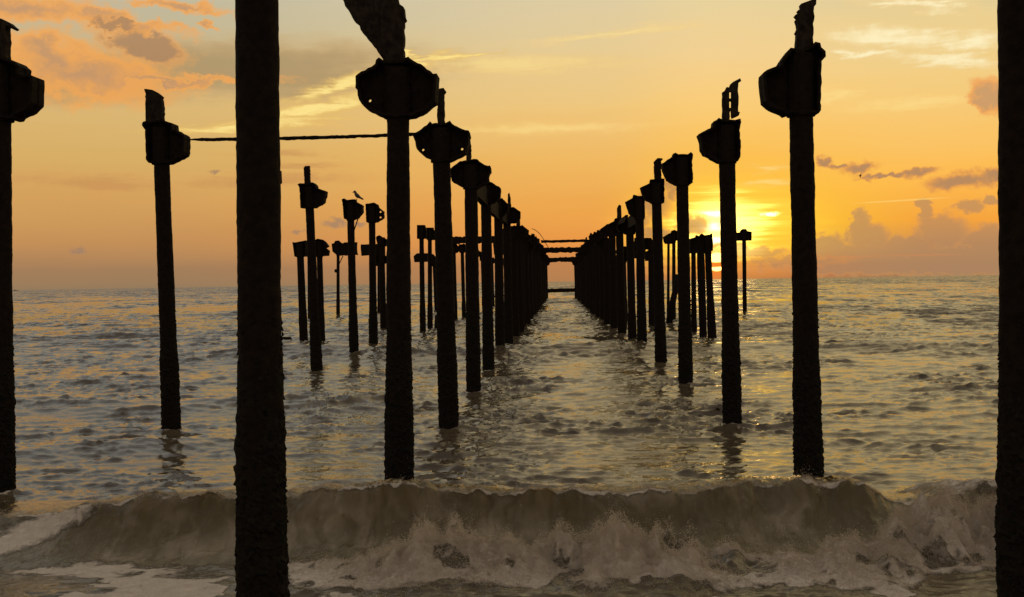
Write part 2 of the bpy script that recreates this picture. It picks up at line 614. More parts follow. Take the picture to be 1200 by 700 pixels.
def slab(outline, y0, y1, holes=()):
    """vertical plate in the XZ plane between depths y0 and y1, with through-holes"""
    loops = [outline if area2(outline) > 0 else outline[::-1]]
    for h in holes:
        loops.append(h if area2(h) < 0 else h[::-1])
    flat = [p for lp in loops for p in lp]
    tris = geometry.tessellate_polygon([[Vector((p[0], p[1], 0)) for p in lp] for lp in loops])
    n = len(flat)
    V = [(p[0], y0, p[1]) for p in flat] + [(p[0], y1, p[1]) for p in flat]
    Fc = []
    for t in tris:
        a, b_, c_ = t
        if (flat[b_][0] - flat[a][0]) * (flat[c_][1] - flat[a][1]) - (flat[b_][1] - flat[a][1]) * (flat[c_][0] - flat[a][0]) < 0:
            a, b_, c_ = c_, b_, a
        Fc.append((a, b_, c_))
        Fc.append((n + c_, n + b_, n + a))
    s = 0
    for lp in loops:
        k = len(lp)
        for i in range(k):
            j = (i + 1) % k
            Fc.append((s + j, s + i, n + s + i, n + s + j))
        s += k
    return V, Fc


def join(*parts):
    V, Fc = [], []
    for v, f in parts:
        o = len(V)
        V += [tuple(q) for q in v]
        Fc += [tuple(i + o for i in t) for t in f]
    return V, Fc


def rim(outline, w, depth):
    """flange running round an outline: ring w wide, reaching +-depth across the plate"""
    o = outline if area2(outline) > 0 else outline[::-1]
    n = len(o)
    inn = []
    for i in range(n):
        a, b_ = o[i - 1], o[(i + 1) % n]
        tx, tz = b_[0] - a[0], b_[1] - a[1]
        L = math.hypot(tx, tz) or 1
        inn.append((o[i][0] - tz / L * w, o[i][1] + tx / L * w))
    V = [(p[0], -depth, p[1]) for p in o] + [(p[0], depth, p[1]) for p in o] + \
        [(p[0], -depth, p[1]) for p in inn] + [(p[0], depth, p[1]) for p in inn]
    Fc = []
    for i in range(n):
        j = (i + 1) % n
        Fc += [(i, j, n + j, n + i)[::-1], (2 * n + i, 2 * n + j, 3 * n + j, 3 * n + i), (i, j, 2 * n + j, 2 * n + i),
               (n + i, n + j, 3 * n + j, 3 * n + i)[::-1]]
    return V, Fc


def circle(x, z, r, n=10):
    return [(x + r * math.cos(2 * math.pi * i / n), z + r * math.sin(2 * math.pi * i / n)) for i in range(n)]


def cap_mesh(outline, shaft_r, cx, zb, zt, holes=(), depth=0.17, seed=0.0, step=0.05, amp=0.008):
    """cast bracket: pierced web, flange round it and a sleeve on the shaft"""
    o = rough_outline(outline, step, amp, seed)
    parts = [slab(o, -0.03, 0.03, holes), rim(o, 0.035, depth)]
    sv, sf = tube([Vector((cx, 0, zb)), Vector((cx, 0, (zb + zt) / 2)), Vector((cx, 0, zt))], [shaft_r * 1.22] * 3, 14)
    parts.append((sv, sf))
    return join(*parts)


def px_outline(pts, Y, org):
    out = []
    for p in pts:
        w = at(p[0], p[1], Y)
        out.append((w.x - org.x, w.z - org.z))
    return out


G_LEFT = "piles of the inner row away from the sun"
G_RIGHT = "piles of the inner row on the sun side"
G_OUT = "piles of the outer row away from the sun"
G_LOW = "low capped piles beyond the outer row"
G_SUN = "low capped piles behind the sun side row"
seedc = [0]


def pile(label, group, Y, top, base, w_top, w_base, cap=None, holes=(), stubs=(), crust_top=None, detail=2, slabd=0.17, cap_z=None, crust_amp=1.0):
    """top/base: where the shaft's axis shows under the cap and at the water; widths in photograph pixels"""
    seedc[0] += 1
    sd_ = seedc[0] * 3.71
    pt, pb = at(top[0], top[1], Y), at(base[0], base[1], Y)
    d = pt - pb
    base0 = pb + d * ((0.0 - pb.z) / d.z)
    root = thing("pier_pile", label, "pile", (base0.x, Y, 0.0), group)
    org = Vector((base0.x, Y, 0.0))
    rt, rb = w_top * Y / F / 2, w_base * Y / F / 2
    zt = pt.z + (0.3 if cap else 0.0)
    lo = pb + d * ((-1.6 - pb.z) / d.z) - org
    hi = pb + d * ((zt - pb.z) / d.z) - org
    lo.y = hi.y = 0
    nz = {3: 200, 2: 110, 1: 50}[detail]
    ns = {3: 36, 2: 22, 1: 12}[detail]
    ct = crust_top if crust_top is not None else 1.7
    path = [lo.lerp(hi, i / nz) for i in range(nz + 1)]

    def rad(z):
        f = min(1, max(0, (pt.z - z) / pt.z))
        step_ = 0.5 + 0.5 * math.tanh((ct * 0.8 - z) / 0.25)
        return (rt + (rb - rt) * (0.55 * f + 0.45 * step_)) * (1.0 + 0.05 * mnoise.noise(Vector((z * 1.7, sd_, 0))) + 0.03 * mnoise.noise(Vector((z * 6.0, sd_, 3))))

    def amp(z):
        c_ = 0.5 + 0.5 * math.tanh((ct - z) / 0.4)
        return (0.0045 + 0.013 * c_ * crust_amp) * (1.0 if detail > 1 else 0.8)
    v, f = tube(path, [rad(p.z) for p in path], ns, freq=9.0, seed=sd_, crust=amp)
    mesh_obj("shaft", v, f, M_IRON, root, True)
    if detail > 1:
        n_ = int((ct + 0.5) / (0.022 if detail == 3 else 0.045))
        z0_, z1_ = -0.5, ct + 0.1
        ax = [lo.lerp(hi, ((z0_ + (z1_ - z0_) * i / n_) - lo.z) / (hi.z - lo.z)) for i in range(n_ + 1)]
        rr = [rad(p.z) * (1.0 + 0.035 * min(1.0, (n_ - i) / (0.25 * n_))) - 0.006 * (i == n_) for i, p in enumerate(ax)]
        sleeve = tube(ax, rr, 44 if detail == 3 else 22, freq=15.0, seed=sd_ + 2, crust=lambda z: 0.021 * min(1, max(0.1, (z1_ - z) / 0.7)), cap=False)
        bits = flakes(lo, hi, rad, -0.5, ct + 0.4, 700 if detail == 3 else 260, 0.026 if detail == 3 else 0.036, seedc[0])
        v, f = join(sleeve, bits)
        mesh_obj("barnacle_crust", v, f, M_CRUST, root)
    if cap:
        o = px_outline(cap, Y, org)
        hs = [circle(*px_outline([(h[0], h[1])], Y, org)[0], h[2] * Y / F) for h in holes]
        zs = [p[1] for p in o]
        cx = hi.x
        v, f = cap_mesh(o, rt, cx, min(zs) - 0.015, max(zs) - 0.12, hs, slabd, sd_, 0.045 if detail > 1 else 0.1, 0.014 if detail > 1 else 0.005)
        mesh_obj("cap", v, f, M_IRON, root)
    for nm, pts, thick, mat, *slots in stubs:
        sl_ = [px_outline(q, Y, org) for q in (slots[0] if slots else [])]
        o = rough_outline(px_outline(pts, Y, org), 0.045 if detail > 1 else 0.1, 0.017 if detail > 1 else 0.004, sd_ + 5)
        v, f = slab(o, -thick / 2, thick / 2, sl_)
        mesh_obj(nm, v, f, mat, root)
    return root


# ------------------------------------------------------------------ inner row away from the sun (L)
NEARCAP = [(245, -150), (258, -168), (276, -172), (326, -172), (345, -168), (360, -152), (362, -120), (350, -80), (330, -62), (272, -62), (250, -82), (240, -120)]
pile("big rusted pile nearest the camera, rising clear through the frame above the foam", G_LEFT, 7.4, (300.5, -60), (307, 690), 49, 58,
     cap=NEARCAP, crust_top=1.9, detail=3)
pile("dark pile with pierced octagonal cap and a broad slab leaning off its top", G_LEFT, 13.8, (466.5, 140), (468, 566), 27, 32,
     cap=[(443, 74), (447, 70), (452, 74), (474, 74), (476, 71), (480, 70), (495, 79), (510, 89), (513.6, 89.4), (513, 102), (511, 121), (498, 131), (486, 137.6),
          (450, 138), (430, 128), (423, 120), (422, 109), (420, 106), (419.6, 93), (422, 89.4), (442, 79)],
     holes=[(433.8, 118.4, 1.9)],
     stubs=[("girder_stub", [(452, 90), (474, 90), (474, 74), (473.6, 26), (475.8, 24), (473, 10), (467, 3), (466, -14), (450, -20), (446, 20), (449, 60)], 0.16, M_STUB),
            ("leaning_slab", [(449, 70), (441, 58), (426, 40), (421, 31), (414, 22), (408, 12), (402, 0), (392, -16), (404, -28), (424, -24), (441, -32), (447, -8), (458, 30), (460, 70)],
             0.11, M_STUB)], detail=3)
pile("pile with two round holes in its octagonal cap and a thin stub", G_LEFT, 19.55, (517.5, 190), (526, 500), 20.5, 22.5,
     cap=[(484, 159), (492, 155), (501.6, 148), (505, 143.6), (508, 146), (524, 146), (528, 143), (531, 147), (545, 154.4), (550, 154.4), (551.6, 160), (550, 166), (549, 174),
          (546, 181), (529, 189.4), (511, 189), (498, 184), (489.6, 176), (488, 168), (486, 163)],
     holes=[(496, 176, 1.5), (541.6, 175, 1.5)],
     stubs=[("girder_stub", [(513, 150), (512.6, 126), (513, 108), (515, 104), (520, 103.6), (523, 107.6), (520.8, 111), (521, 130), (521.4, 150)], 0.09, M_STUB)], detail=3)
pile("fourth shoreward pile of the row away from the sun, cap half hidden", G_LEFT, 25.5, (552, 222), (555, 453), 15.5, 16.5,
     cap=[(528, 199), (540, 190), (556, 187.6), (560, 187.6), (563, 191), (570, 195), (575, 195), (575.6, 202), (573, 206), (573, 214), (560, 221), (544, 221), (530, 213)],
     stubs=[("girder_stub", [(546.5, 192), (547, 176), (546.6, 163), (551, 161), (552.4, 176), (552, 192)], 0.1, M_STUB)], detail=2)
pile("fifth pile from the shore in the row away from the sun, clear footed", G_LEFT, 31.4, (569.5, 240), (572.5, 427), 12, 13.5,
     cap=[(556, 224), (563, 217), (572, 213), (577, 214.5), (587, 221), (587, 228), (586, 233), (578, 239), (562, 239), (557, 232)], detail=2)
pile("sixth pile from the shore in the row away from the sun, narrow gaps either side", G_LEFT, 38.0, (584, 255), (586, 412), 10, 11,
     cap=[(572, 240), (580, 233), (589, 233), (596, 240), (596, 247), (590, 254), (578, 254), (573, 248)], detail=2)
pile("seventh pile of the row away from the sun, with a pointed post above its cap", G_LEFT, 43.4, (594, 262), (596, 400), 9, 10,
     cap=[(585, 250), (592, 244), (602, 243), (610, 248.6), (610, 256), (604, 262), (590, 262), (586, 256)],
     stubs=[("girder_stub", [(595, 246), (595.2, 228), (597, 226), (598, 230), (599.5, 246)], 0.16, M_IRON)], detail=2)


def far_pile(label, group, loc, kind, r=0.15, capz=4.62, stub=False, foot=True):
    """pile of the distant part of the pier, metre sizes; kind 0: cap both ways, 1: cap flaring to +x, -1: to -x"""
    root = thing("pier_pile", label, "pile", loc, group)
    seedc[0] += 1
    s_ = seedc[0] * 2.3
    lo, hi = Vector((0.06, 0, -1.6)), Vector((0, 0, capz + 0.3))
    path = [lo.lerp(hi, i / 30) for i in range(31)]
    v, f = tube(path, [r * (1.15 if p.z < 1.2 else 1.0) for p in path], 10, freq=6, seed=s_, crust=lambda z: 0.02 if z < 1.6 else 0.008)
    mesh_obj("shaft", v, f, M_IRON, root, True)
    o = [(-.52, .33), (-.30, .52), (-.2, .62), (-.14, .58), (.14, .58), (.2, .62), (.3, .52), (.52, .36), (.50, .16), (.25, 0), (-.25, 0), (-.48, .14)]
    if kind:
        o = [(-.2, 0), (-.24, .56), (-.27, .64), (-.18, .6), (.06, .6), (.12, .66), (.2, .62), (.22, .52), (.5, .38), (.48, .2), (.2, 0)]
        o = [(x * kind, z) for x, z in o]
    o = [(x, z + capz) for x, z in o]
    v, f = cap_mesh(o, r, 0.0, capz - .02, capz + .4, (), 0.17, s_, 0.12, 0.012)
    mesh_obj("cap", v, f, M_IRON, root)
    if stub:
        pts = rough_outline([(-.1, capz + .4), (.1, capz + .4), (.09, capz + 1.2), (.0, capz + 1.26), (-.09, capz + 1.1)], 0.08, 0.012, s_)
        v, f = slab(pts, -.06, .06)
        mesh_obj("girder_stub", v, f, M_STUB, root)
    return root


FAR_L = "rusted pile lost in the dark far end of the row away from the sun"
def rise(Y):
    return 1.0 + 0.13 * min(1.0, max(0.0, (Y - 42.0) / 42.0))


def row(protos, label, group, flare, spots):
    """distant piles: a few different ones, then copies that lean and differ in height"""
    for i, (x, Y) in enumerate(spots):
        loc = (x + random.uniform(-.07, .07), Y + random.uniform(-.4, .4), 0)
        sc = (random.uniform(1.0, 1.25), 1, rise(Y) * random.uniform(.93, 1.07))
        if i < 4:
            p = far_pile(label, group, loc, flare if i != 2 else 0, stub=(i in (1, 3)), capz=(4.6, 4.5, 4.7, 4.2)[i], r=(.15, .16, .15, .17)[i])
            p.scale = sc
            protos.append(p)
        else:
            copy_tree(protos[random.choice((0, 0, 1, 2, 3))], loc, label, group, sc=sc)


row([], FAR_L, G_LEFT, 0, [(-1.98, 7.4 + 5.97 * (k - 1)) for k in range(8, 31)])

# ------------------------------------------------------------------ inner row on the sun side (R)
pile("thick pile cropped by the frame edge, weedy at the foot beside the surf", G_RIGHT, 7.2, (1196.5, -60), (1199, 690), 49, 54,
     cap=[(1225, -160), (1215, -172), (1170, -172), (1150, -160), (1128, -140), (1126, -110), (1140, -80), (1168, -64), (1218, -64), (1222, -80)],
     crust_top=1.8, detail=3)
pile("pile standing in the breaking wave, lopsided cap and a serrated tall stub", G_RIGHT, 13.5, (938.8, 138), (947.5, 553), 27, 31,
     cap=[(892, 88), (896, 84.4), (912, 79.6), (911.6, 75), (918, 66), (924, 59.6), (929.6, 60), (932, 63), (946, 58), (952, 52.4), (957, 54), (959, 59), (963.6, 64), (963.6, 69),
          (959, 75), (958.6, 100), (958, 132), (956, 135), (952, 134.5), (920, 135.4), (900, 126), (895, 120), (893, 108), (891.6, 100)],
     stubs=[("girder_stub", [(932.4, 66), (933, 41), (931.6, 38), (933.6, 34), (932, 24), (934, 22), (931.8, 18.5), (936, 15), (933.5, 13.6), (939, 13), (938, 6), (952, 1), (956, 2), (955.6, 7),
                             (952.6, 10), (952, 30), (951.6, 60), (946, 66)], 0.13, M_STUB)], detail=3)
pile("pile just beside the setting sun, topped by two rungs like a broken ladder", G_RIGHT, 19.6, (852, 192), (858, 485), 18.3, 21,
     cap=[(817.7, 159), (822, 156), (833.7, 151), (835, 144), (840.6, 140), (845, 142), (860, 142), (865.7, 140), (867, 145), (865, 151), (866, 170), (866, 185), (863, 190), (841.7, 191),
          (824.6, 182), (821, 176), (820, 167)],
     stubs=[("girder_stub", [(846, 146), (846.4, 124), (846.2, 109), (849, 106.5), (851, 103), (854, 103), (856, 99.5), (861, 95), (867, 92.4), (868, 95.5), (865, 98), (864.8, 120),
                             (864.6, 131), (866.4, 131.5), (865.8, 135.5), (858, 139), (856.6, 137), (856.8, 130), (854.8, 130), (854.6, 146)], 0.1, M_STUB,
             [[(854.2, 108), (856.8, 108), (856.8, 116), (854.2, 116)], [(854.2, 119), (856.8, 119), (856.8, 127), (854.2, 127)]])], detail=3)
pile("fourth pile from the shore on the sun side, square topped cap without stub", G_RIGHT, 26.6, (799.5, 216), (804, 458), 14, 16,
     cap=[(775, 192.6), (788, 184), (788.6, 181), (791, 180), (793.7, 181.7), (805, 182), (808.6, 179), (811.3, 181.7), (810, 190), (811, 205), (811, 215), (807, 217), (791, 217), (781, 211.5), (776, 200)], detail=2)
pile("fifth pile from the shore on the sun side, with a hooked upright stub", G_RIGHT, 33.2, (769.5, 239), (774.5, 420), 11.5, 13,
     cap=[(750, 220.6), (761, 215), (762, 211), (778, 210), (778, 225), (778, 238), (764, 238.6), (756, 235), (752, 227)],
     stubs=[("girder_stub", [(767, 213), (766, 190), (770, 186), (776, 185.6), (776, 187.5), (774.6, 189), (775, 213)], 0.14, M_IRON)], detail=2)
pile("sixth pile from the shore on the sun side, where the row turns dense", G_RIGHT, 40.5, (749.5, 256), (752.5, 404), 10, 11,
     cap=[(732.6, 237), (741, 232.6), (742, 228.6), (747, 230), (755, 230), (755.7, 255), (745.5, 257), (737, 251)], detail=2)
FAR_R = "rusted pile lost in the dark far end of the row on the sun side"
row([], FAR_R, G_RIGHT, -1, [(2.98 - 0.38 * min(1, (6.05 * (k - 6)) / 40), 40.5 + 6.05 * (k - 6)) for k in range(7, 30)])

SEC_R = "thin lower pile packed behind the far sun side row"
SEC_L = "thin lower pile packed behind the far row away from the sun"
for lab, grp, x0, flare, y0_, dy_, n_, cz in ((SEC_R, "lower piles packed behind the sun side row", 3.7, -1, 49.5, 9.0, 7, 3.75),
                                             (SEC_L, "lower piles packed behind the row away from the sun", -2.8, 1, 50.0, 8.0, 8, 3.75)):
    first = None
    for i in range(n_):
        Y = y0_ + dy_ * i * (1 + 0.03 * i)
        loc = (x0 + random.uniform(-.4, .4), Y, 0)
        if first is None:
            first = far_pile(lab, grp, loc, flare, r=0.15, capz=cz)
        else:
            copy_tree(first, loc, lab, grp, sc=(random.uniform(.9, 1.25), 1, random.uniform(.9, 1.12)))

# ------------------------------------------------------------------ outer row away from the sun (third row)
pile("pile cut by the frame edge, its rounded cap topped by a hooked stub", G_OUT, 13.8, (-1, 142), (1, 581), 27, 31,
     cap=[(-19, 70), (-10, 66), (10, 69), (23, 74), (30, 80), (29, 87), (32, 90), (44.6, 91.5), (45.3, 103), (44, 123.6), (36.6, 131.6), (23, 137), (20.6, 141), (11.4, 140), (-16, 140), (-18, 110)],
     stubs=[("girder_stub", [(-12, 72), (-12, 24), (-2, 21), (6, 23.5), (13, 27), (19.5, 34), (17, 35.5), (10, 31.5), (9.8, 50), (10, 72)], 0.14, M_STUB)], detail=3)
pile("lone leaning pile in open water with a tall flat stub on its cap", G_OUT, 19.7, (189.5, 193), (201, 500), 18, 21,
     cap=[(170.6, 145.7), (172.5, 144), (193, 142), (197, 143), (205, 145.7), (206.5, 153), (218, 158), (220, 159.7), (219.5, 179), (218, 183), (207, 188.5), (200, 192), (178, 192), (175, 189), (174, 154),
          (170.6, 149)],
     stubs=[("girder_stub", [(172, 147), (171.8, 120), (171.6, 108), (169.7, 105), (180, 106), (184.6, 108.6), (191.6, 114), (190, 116), (192, 127), (191.6, 147)], 0.13, M_STUB)], detail=3)
pile("pile almost hidden behind the nearest big pile, only its cap edge peeking out", G_OUT, 25.5, (304, 224), (309, 455), 14, 16,
     cap=[(290, 196), (300, 194), (312, 194), (322, 197), (328, 200), (328.6, 214), (323, 219), (312, 224), (296, 224), (292, 215)], detail=1)
pile("pile with a short post above its flared cap, in front of lower capped piles", G_OUT, 31.5, (363, 245), (370.5, 418), 9.8, 13,
     cap=[(350.4, 217), (353, 215.6), (364, 216), (367, 214), (371, 217), (372, 221), (378, 223), (383, 224.4), (382, 231), (380, 238), (370, 244), (353.6, 244), (352.4, 220)],
     stubs=[("girder_stub", [(357.4, 218), (356.6, 197), (358, 194.6), (362.6, 194.8), (363.2, 198), (363.6, 218)], 0.15, M_IRON)], detail=2)
bird_pile = pile("pile with a dark bird perched on its cap and a hanging brace rod", G_OUT, 37.4, (411, 257), (414.5, 398), 8.4, 11,
     cap=[(401.4, 234.5), (404, 233), (406, 235), (417, 234), (418, 237), (425.6, 241), (425.6, 249), (420, 256), (414, 258), (404, 257), (402.4, 238)], detail=2)
v, f = tube([at(420, 255, 37.3) - bird_pile.location, at(415, 270, 37.3) - bird_pile.location], [0.02, 0.02], 6)
mesh_obj("brace_rod", v, f, M_IRON, bird_pile)
pile("pile next to the bird's one, its rounded cap pierced by two holes", G_OUT, 42.5, (436, 261), (437.5, 395), 7.8, 10.5,
     cap=[(429, 239.4), (439, 238), (443, 240), (444, 243.6), (450, 248), (450, 256), (442, 261), (430, 261)],
     holes=[(446, 248.6, 1.2), (446, 255, 1.2)], detail=2)
pile("outer row pile hidden behind the pile with the leaning slab", G_OUT, 49.0, (471, 274), (472, 388), 7.0, 8.5,
     cap=[(462, 256), (470, 253), (478, 256), (480, 266), (474, 273), (463, 273)], detail=1)
pile("slim square capped pile with a low wale, in the gap before the dense rows", G_OUT, 56.0, (494, 280), (495.5, 386), 5.4, 7.5,
     cap=[(489, 264), (498, 264), (499, 267), (500, 270), (500, 280), (489, 280)],
     stubs=[("wale", [(485, 300.5), (489, 297), (501, 297), (501, 307), (486, 307.5)], 0.3, M_IRON)], detail=1)
pile("slim pile just seaward of the notched one, two bolts showing on its cap", G_OUT, 61.0, (503.7, 280), (504, 384), 4.8, 6.6,
     cap=[(500, 267), (508, 267), (508.4, 270), (512.4, 270), (512.4, 279), (509, 281.6), (500, 281)],
     stubs=[("wale", [(501, 297), (507.6, 298), (513, 304), (513, 311), (508, 311), (501, 307)], 0.3, M_IRON)], detail=1)
FAR_O = "thin distant pile of the outer row, glimpsed between the dark inner piles"
protos_o = []
for i, Y in enumerate([73.5, 80.0, 87, 94, 101, 108, 116]):
    loc = (-6.95, Y, 0)
    if len(protos_o) < 2:
        protos_o.append(far_pile(FAR_O, G_OUT, loc, 1, r=0.13, capz=4.5 if not protos_o else 4.7))
    else:
        copy_tree(protos_o[i % 2], loc, FAR_O, G_OUT)

# ------------------------------------------------------------------ low capped piles, away from the sun
pile("low capped pile left of the posted one, its flat cap against open sky", G_LOW, 50.0, (352, 301), (356, 398), 8.4, 10.5,
     cap=[(343.6, 284), (346, 284.6), (359, 282), (359, 301), (346, 301)], detail=1)
pile("low capped pile behind the posted one, with a two step notched cap", G_LOW, 50.5, (374.6, 301), (377, 398), 7, 8.5,
     cap=[(369, 282), (373, 280), (378, 281), (382, 284), (385.6, 289), (382, 291), (386, 294), (385, 300), (370, 301)], detail=1)
pile("very thin far pile showing between two thicker low capped piles", G_LOW, 83.0, (361.6, 300), (362.4, 373), 3.0, 3.6,
     cap=[(357, 289), (366, 289), (366, 301), (357, 301)], detail=1)
pg = pile("thin far pile with a ball shaped clamp and a slanting rod halfway up", G_LOW, 92.0, (396.2, 300), (396.2, 367), 3.6, 4.6,
     cap=[(389, 286), (392, 285), (393, 282.6), (397, 282), (399, 284), (402, 286), (402, 298), (396, 300), (390, 295)], detail=1)
g0 = pg.location
pc = at(393.9, 317.6, 92.0) - g0
v, f = tube([pc + Vector((0, 0, -.15)), pc + Vector((0, 0, -.07)), pc + Vector((0, 0, .07)), pc + Vector((0, 0, .15))], [.07, .15, .15, .07], 8)
mesh_obj("clamp", v, f, M_IRON, pg)
v, f = tube([at(402, 300, 92) - g0, at(397.5, 309.5, 92) - g0], [0.04, 0.04], 6)
mesh_obj("brace_rod", v, f, M_IRON, pg)
pile("low double capped pile beside the two holed cap, partly behind the slab pile", G_LOW, 62.0, (447.6, 309), (449.5, 384), 7, 8,
     cap=[(441, 279), (442, 277), (445, 276), (448, 278), (454, 281), (453, 288), (450, 290), (449, 298), (455, 302), (454, 309), (440, 309), (440, 300), (443, 297), (443, 288)], detail=1)
pile("hair thin far pile just seaward of the two holed cap pile", G_LOW, 98.0, (443.6, 312), (443.8, 366), 2.6, 3.2,
     cap=[(440, 304), (447, 304), (447, 312), (440, 312)], detail=1)
pile("far pile leaning between the slim outer piles and the dense rows", G_LOW, 100.0, (508.6, 312), (510.5, 350), 3.4, 4.2,
     cap=[(505, 304), (513, 304), (513, 312), (505, 312)], detail=1)

# ------------------------------------------------------------------ low capped piles behind the sun side row
pile("low pile at the sun's edge, sharing a broad flat cap, leaning outward at the foot", G_SUN, 46.0, (829.5, 292), (834.5, 397), 7.5, 10.5,
     cap=[(808, 280), (815, 278), (815.6, 276), (819, 277), (822, 274), (825, 276), (832, 275), (834, 273.6), (835, 285), (835, 294), (826, 297), (808, 296)], detail=1)
pile("straight low pile under the broad flat cap, behind the leaning one", G_SUN, 50.0, (821, 296), (824, 391), 9, 9,
     cap=[(815, 283), (827, 282), (827, 296), (815, 296)], detail=1)
pile("thin low pile under the broad flat cap's inner end", G_SUN, 54.0, (812.6, 296), (813.4, 386), 5.4, 7,
     cap=[(808, 284), (818, 284), (818, 297), (808, 297)], detail=1)
pile("slender pile with a knob and a short beam, alone in open water by the sun", G_SUN, 86.0, (872, 283), (872.8, 364.5), 4.6, 5.0,
     cap=[(844, 279), (848, 276), (861, 273), (867, 272.6), (868, 270), (870, 268.6), (874, 268.6), (875.4, 271), (880.6, 272), (880.4, 282), (862, 282.4), (846, 282)], detail=1)
pile("thin pile under a knobbed low cap, seen between the fourth and fifth sun side piles", G_SUN, 70.0, (789.6, 283), (789.6, 375), 4, 5,
     cap=[(777, 278), (783.5, 274), (786, 273.4), (787, 270.6), (790, 269.6), (793, 271), (794, 274), (794, 282), (786, 284), (778, 284.6)], detail=1)
pile("hair thin pile beside the knobbed low cap on the sun side", G_SUN, 78.0, (783.4, 284), (783, 368), 3, 3.6,
     cap=[(779, 280), (788, 280), (788, 286), (779, 286)], detail=1)
pile("low pile with a wide block cap and a wale, behind the sixth sun side pile", G_SUN, 60.0, (763, 293), (764, 382), 7, 8,
     cap=[(743.4, 279), (763, 279), (764, 281), (764, 292.6), (744, 292.6)],
     stubs=[("wale", [(756, 297), (768, 297), (768, 306), (756, 306)], 0.3, M_IRON)], detail=1)
v, f = tube([at(795.5, 322, 61), at(789, 352, 61), at(782, 390, 61)], [0.16, 0.17, 0.2], 10, rough=0.015)
o = mesh_obj("fallen_strut", v, f, M_IRON, None, True)
tag(o, "slanting broken strut slumped into the water between sun side piles", "strut")


# ------------------------------------------------------------------ beams, rods, debris
def beam(name, label, cat, pa, pb, hpx, Y, depth, lattice=False, group=None):
    a, b_ = at(pa[0], pa[1], Y), at(pb[0], pb[1], Y)
    hm = hpx * Y / F / 2
    org = (a + b_) / 2
    L = (b_ - a).length
    seedc[0] += 1
    pts = rough_outline([(a.x - org.x, a.z - org.z - hm), (b_.x - org.x, b_.z - org.z - hm), (b_.x - org.x, b_.z - org.z + hm), (a.x - org.x, a.z - org.z + hm)],
                        0.14, min(0.085, hm * 0.45), seedc[0] * 1.7)
    if not lattice:
        v, f = slab(pts, -depth / 2, depth / 2)
        o = mesh_obj(name, v, f, M_IRON)
        o.location = org
        tag(o, label, cat, group)
        return o
    root = thing(name, label, cat, org, group)
    t = 0.36 * hm * 2
    for s_ in (-1, 1):
        z0, z1 = a.z - org.z + s_ * (hm - t / 2), b_.z - org.z + s_ * (hm - t / 2)
        q = rough_outline([(a.x - org.x, z0 - t / 2), (b_.x - org.x, z1 - t / 2), (b_.x - org.x, z1 + t / 2), (a.x - org.x, z0 + t / 2)], 0.15, 0.03, seedc[0] + s_)
        v, f = slab(q, -depth / 2, depth / 2)
        mesh_obj("chord", v, f, M_IRON, root)
    n = max(5, int(L / 0.45))
    parts = []
    for i in range(n):
        if random.random() < 0.3:
            continue
        f0 = (i + 0.1) / n
        p = a.lerp(b_, f0) - org
        q = a.lerp(b_, (i + random.choice([0.5, 0.9, 0.2])) / n) - org
        parts.append(tube([Vector((p.x, 0, p.z - hm * 0.9)), Vector((q.x, 0, q.z + hm * 0.9))], [t * 0.45] * 2, 6))
    v, f = join(*parts)
    mesh_obj("lattice", v, f, M_IRON, root)
    return root


ends = [at(222, 163.8, 19.65), at(487, 157.4, 19.55)]
rod = [ends[0].lerp(ends[1], i / 90) + Vector((0, 0, -0.02 * math.sin(math.pi * i / 90) + 0.006 * mnoise.noise(Vector((i * .17, 0, 0))))) for i in range(91)]
v, f = tube(rod, [0.031 if i > 4 else 0.012 + 0.004 * i for i in range(91)], 10, rough=0.010, freq=9)
vv = []
o = mesh_obj("tie_rod", v, f, M_IRON, None, True)
tag(o, "long thin rusted rod spanning high above the water from two holed cap", "rod")

CB = "cross beams joining the two inner rows"
beam("cross_beam", "thin uppermost cross beam between the two inner rows", "beam", (634, 283.4), (690, 282.2), 3.0, 74.0, 0.25, False, CB)
beam("cross_beam", "thick ragged middle cross beam between the two inner rows", "beam", (635, 293.6), (686, 292.6), 6.0, 86.0, 0.5, False, CB)
beam("cross_beam", "straight cross beam framing the top of the far opening", "beam", (638, 305.0), (680, 304.0), 5.5, 110.0, 0.5, False, CB)
beam("cross_beam", "dark tie beam just above the water across the far opening", "beam", (640, 341), (677, 340), 4.6, 172.0, 0.5, False, CB)
LB = "short beams on the low capped piles"
beam("short_beam", "short low beam between the bird's pile and the ball clamped pile", "beam", (399, 292.2), (418.6, 291.6), 15, 60.0, 0.3, False, LB)
beam("short_beam", "short notched beam beside the two holed cap pile", "beam", (423.4, 293.5), (447, 292.5), 13, 62.0, 0.3, False, LB)
beam("short_beam", "long dark low beam glimpsed through gaps of the row away from the sun", "beam", (530, 281.8), (622, 280.2), 8, 76.0, 0.3, False, LB)
beam("short_beam", "low beam seen between the fifth and sixth sun side piles", "beam", (735, 299), (766, 298.6), 9, 66.0, 0.3, False, LB)

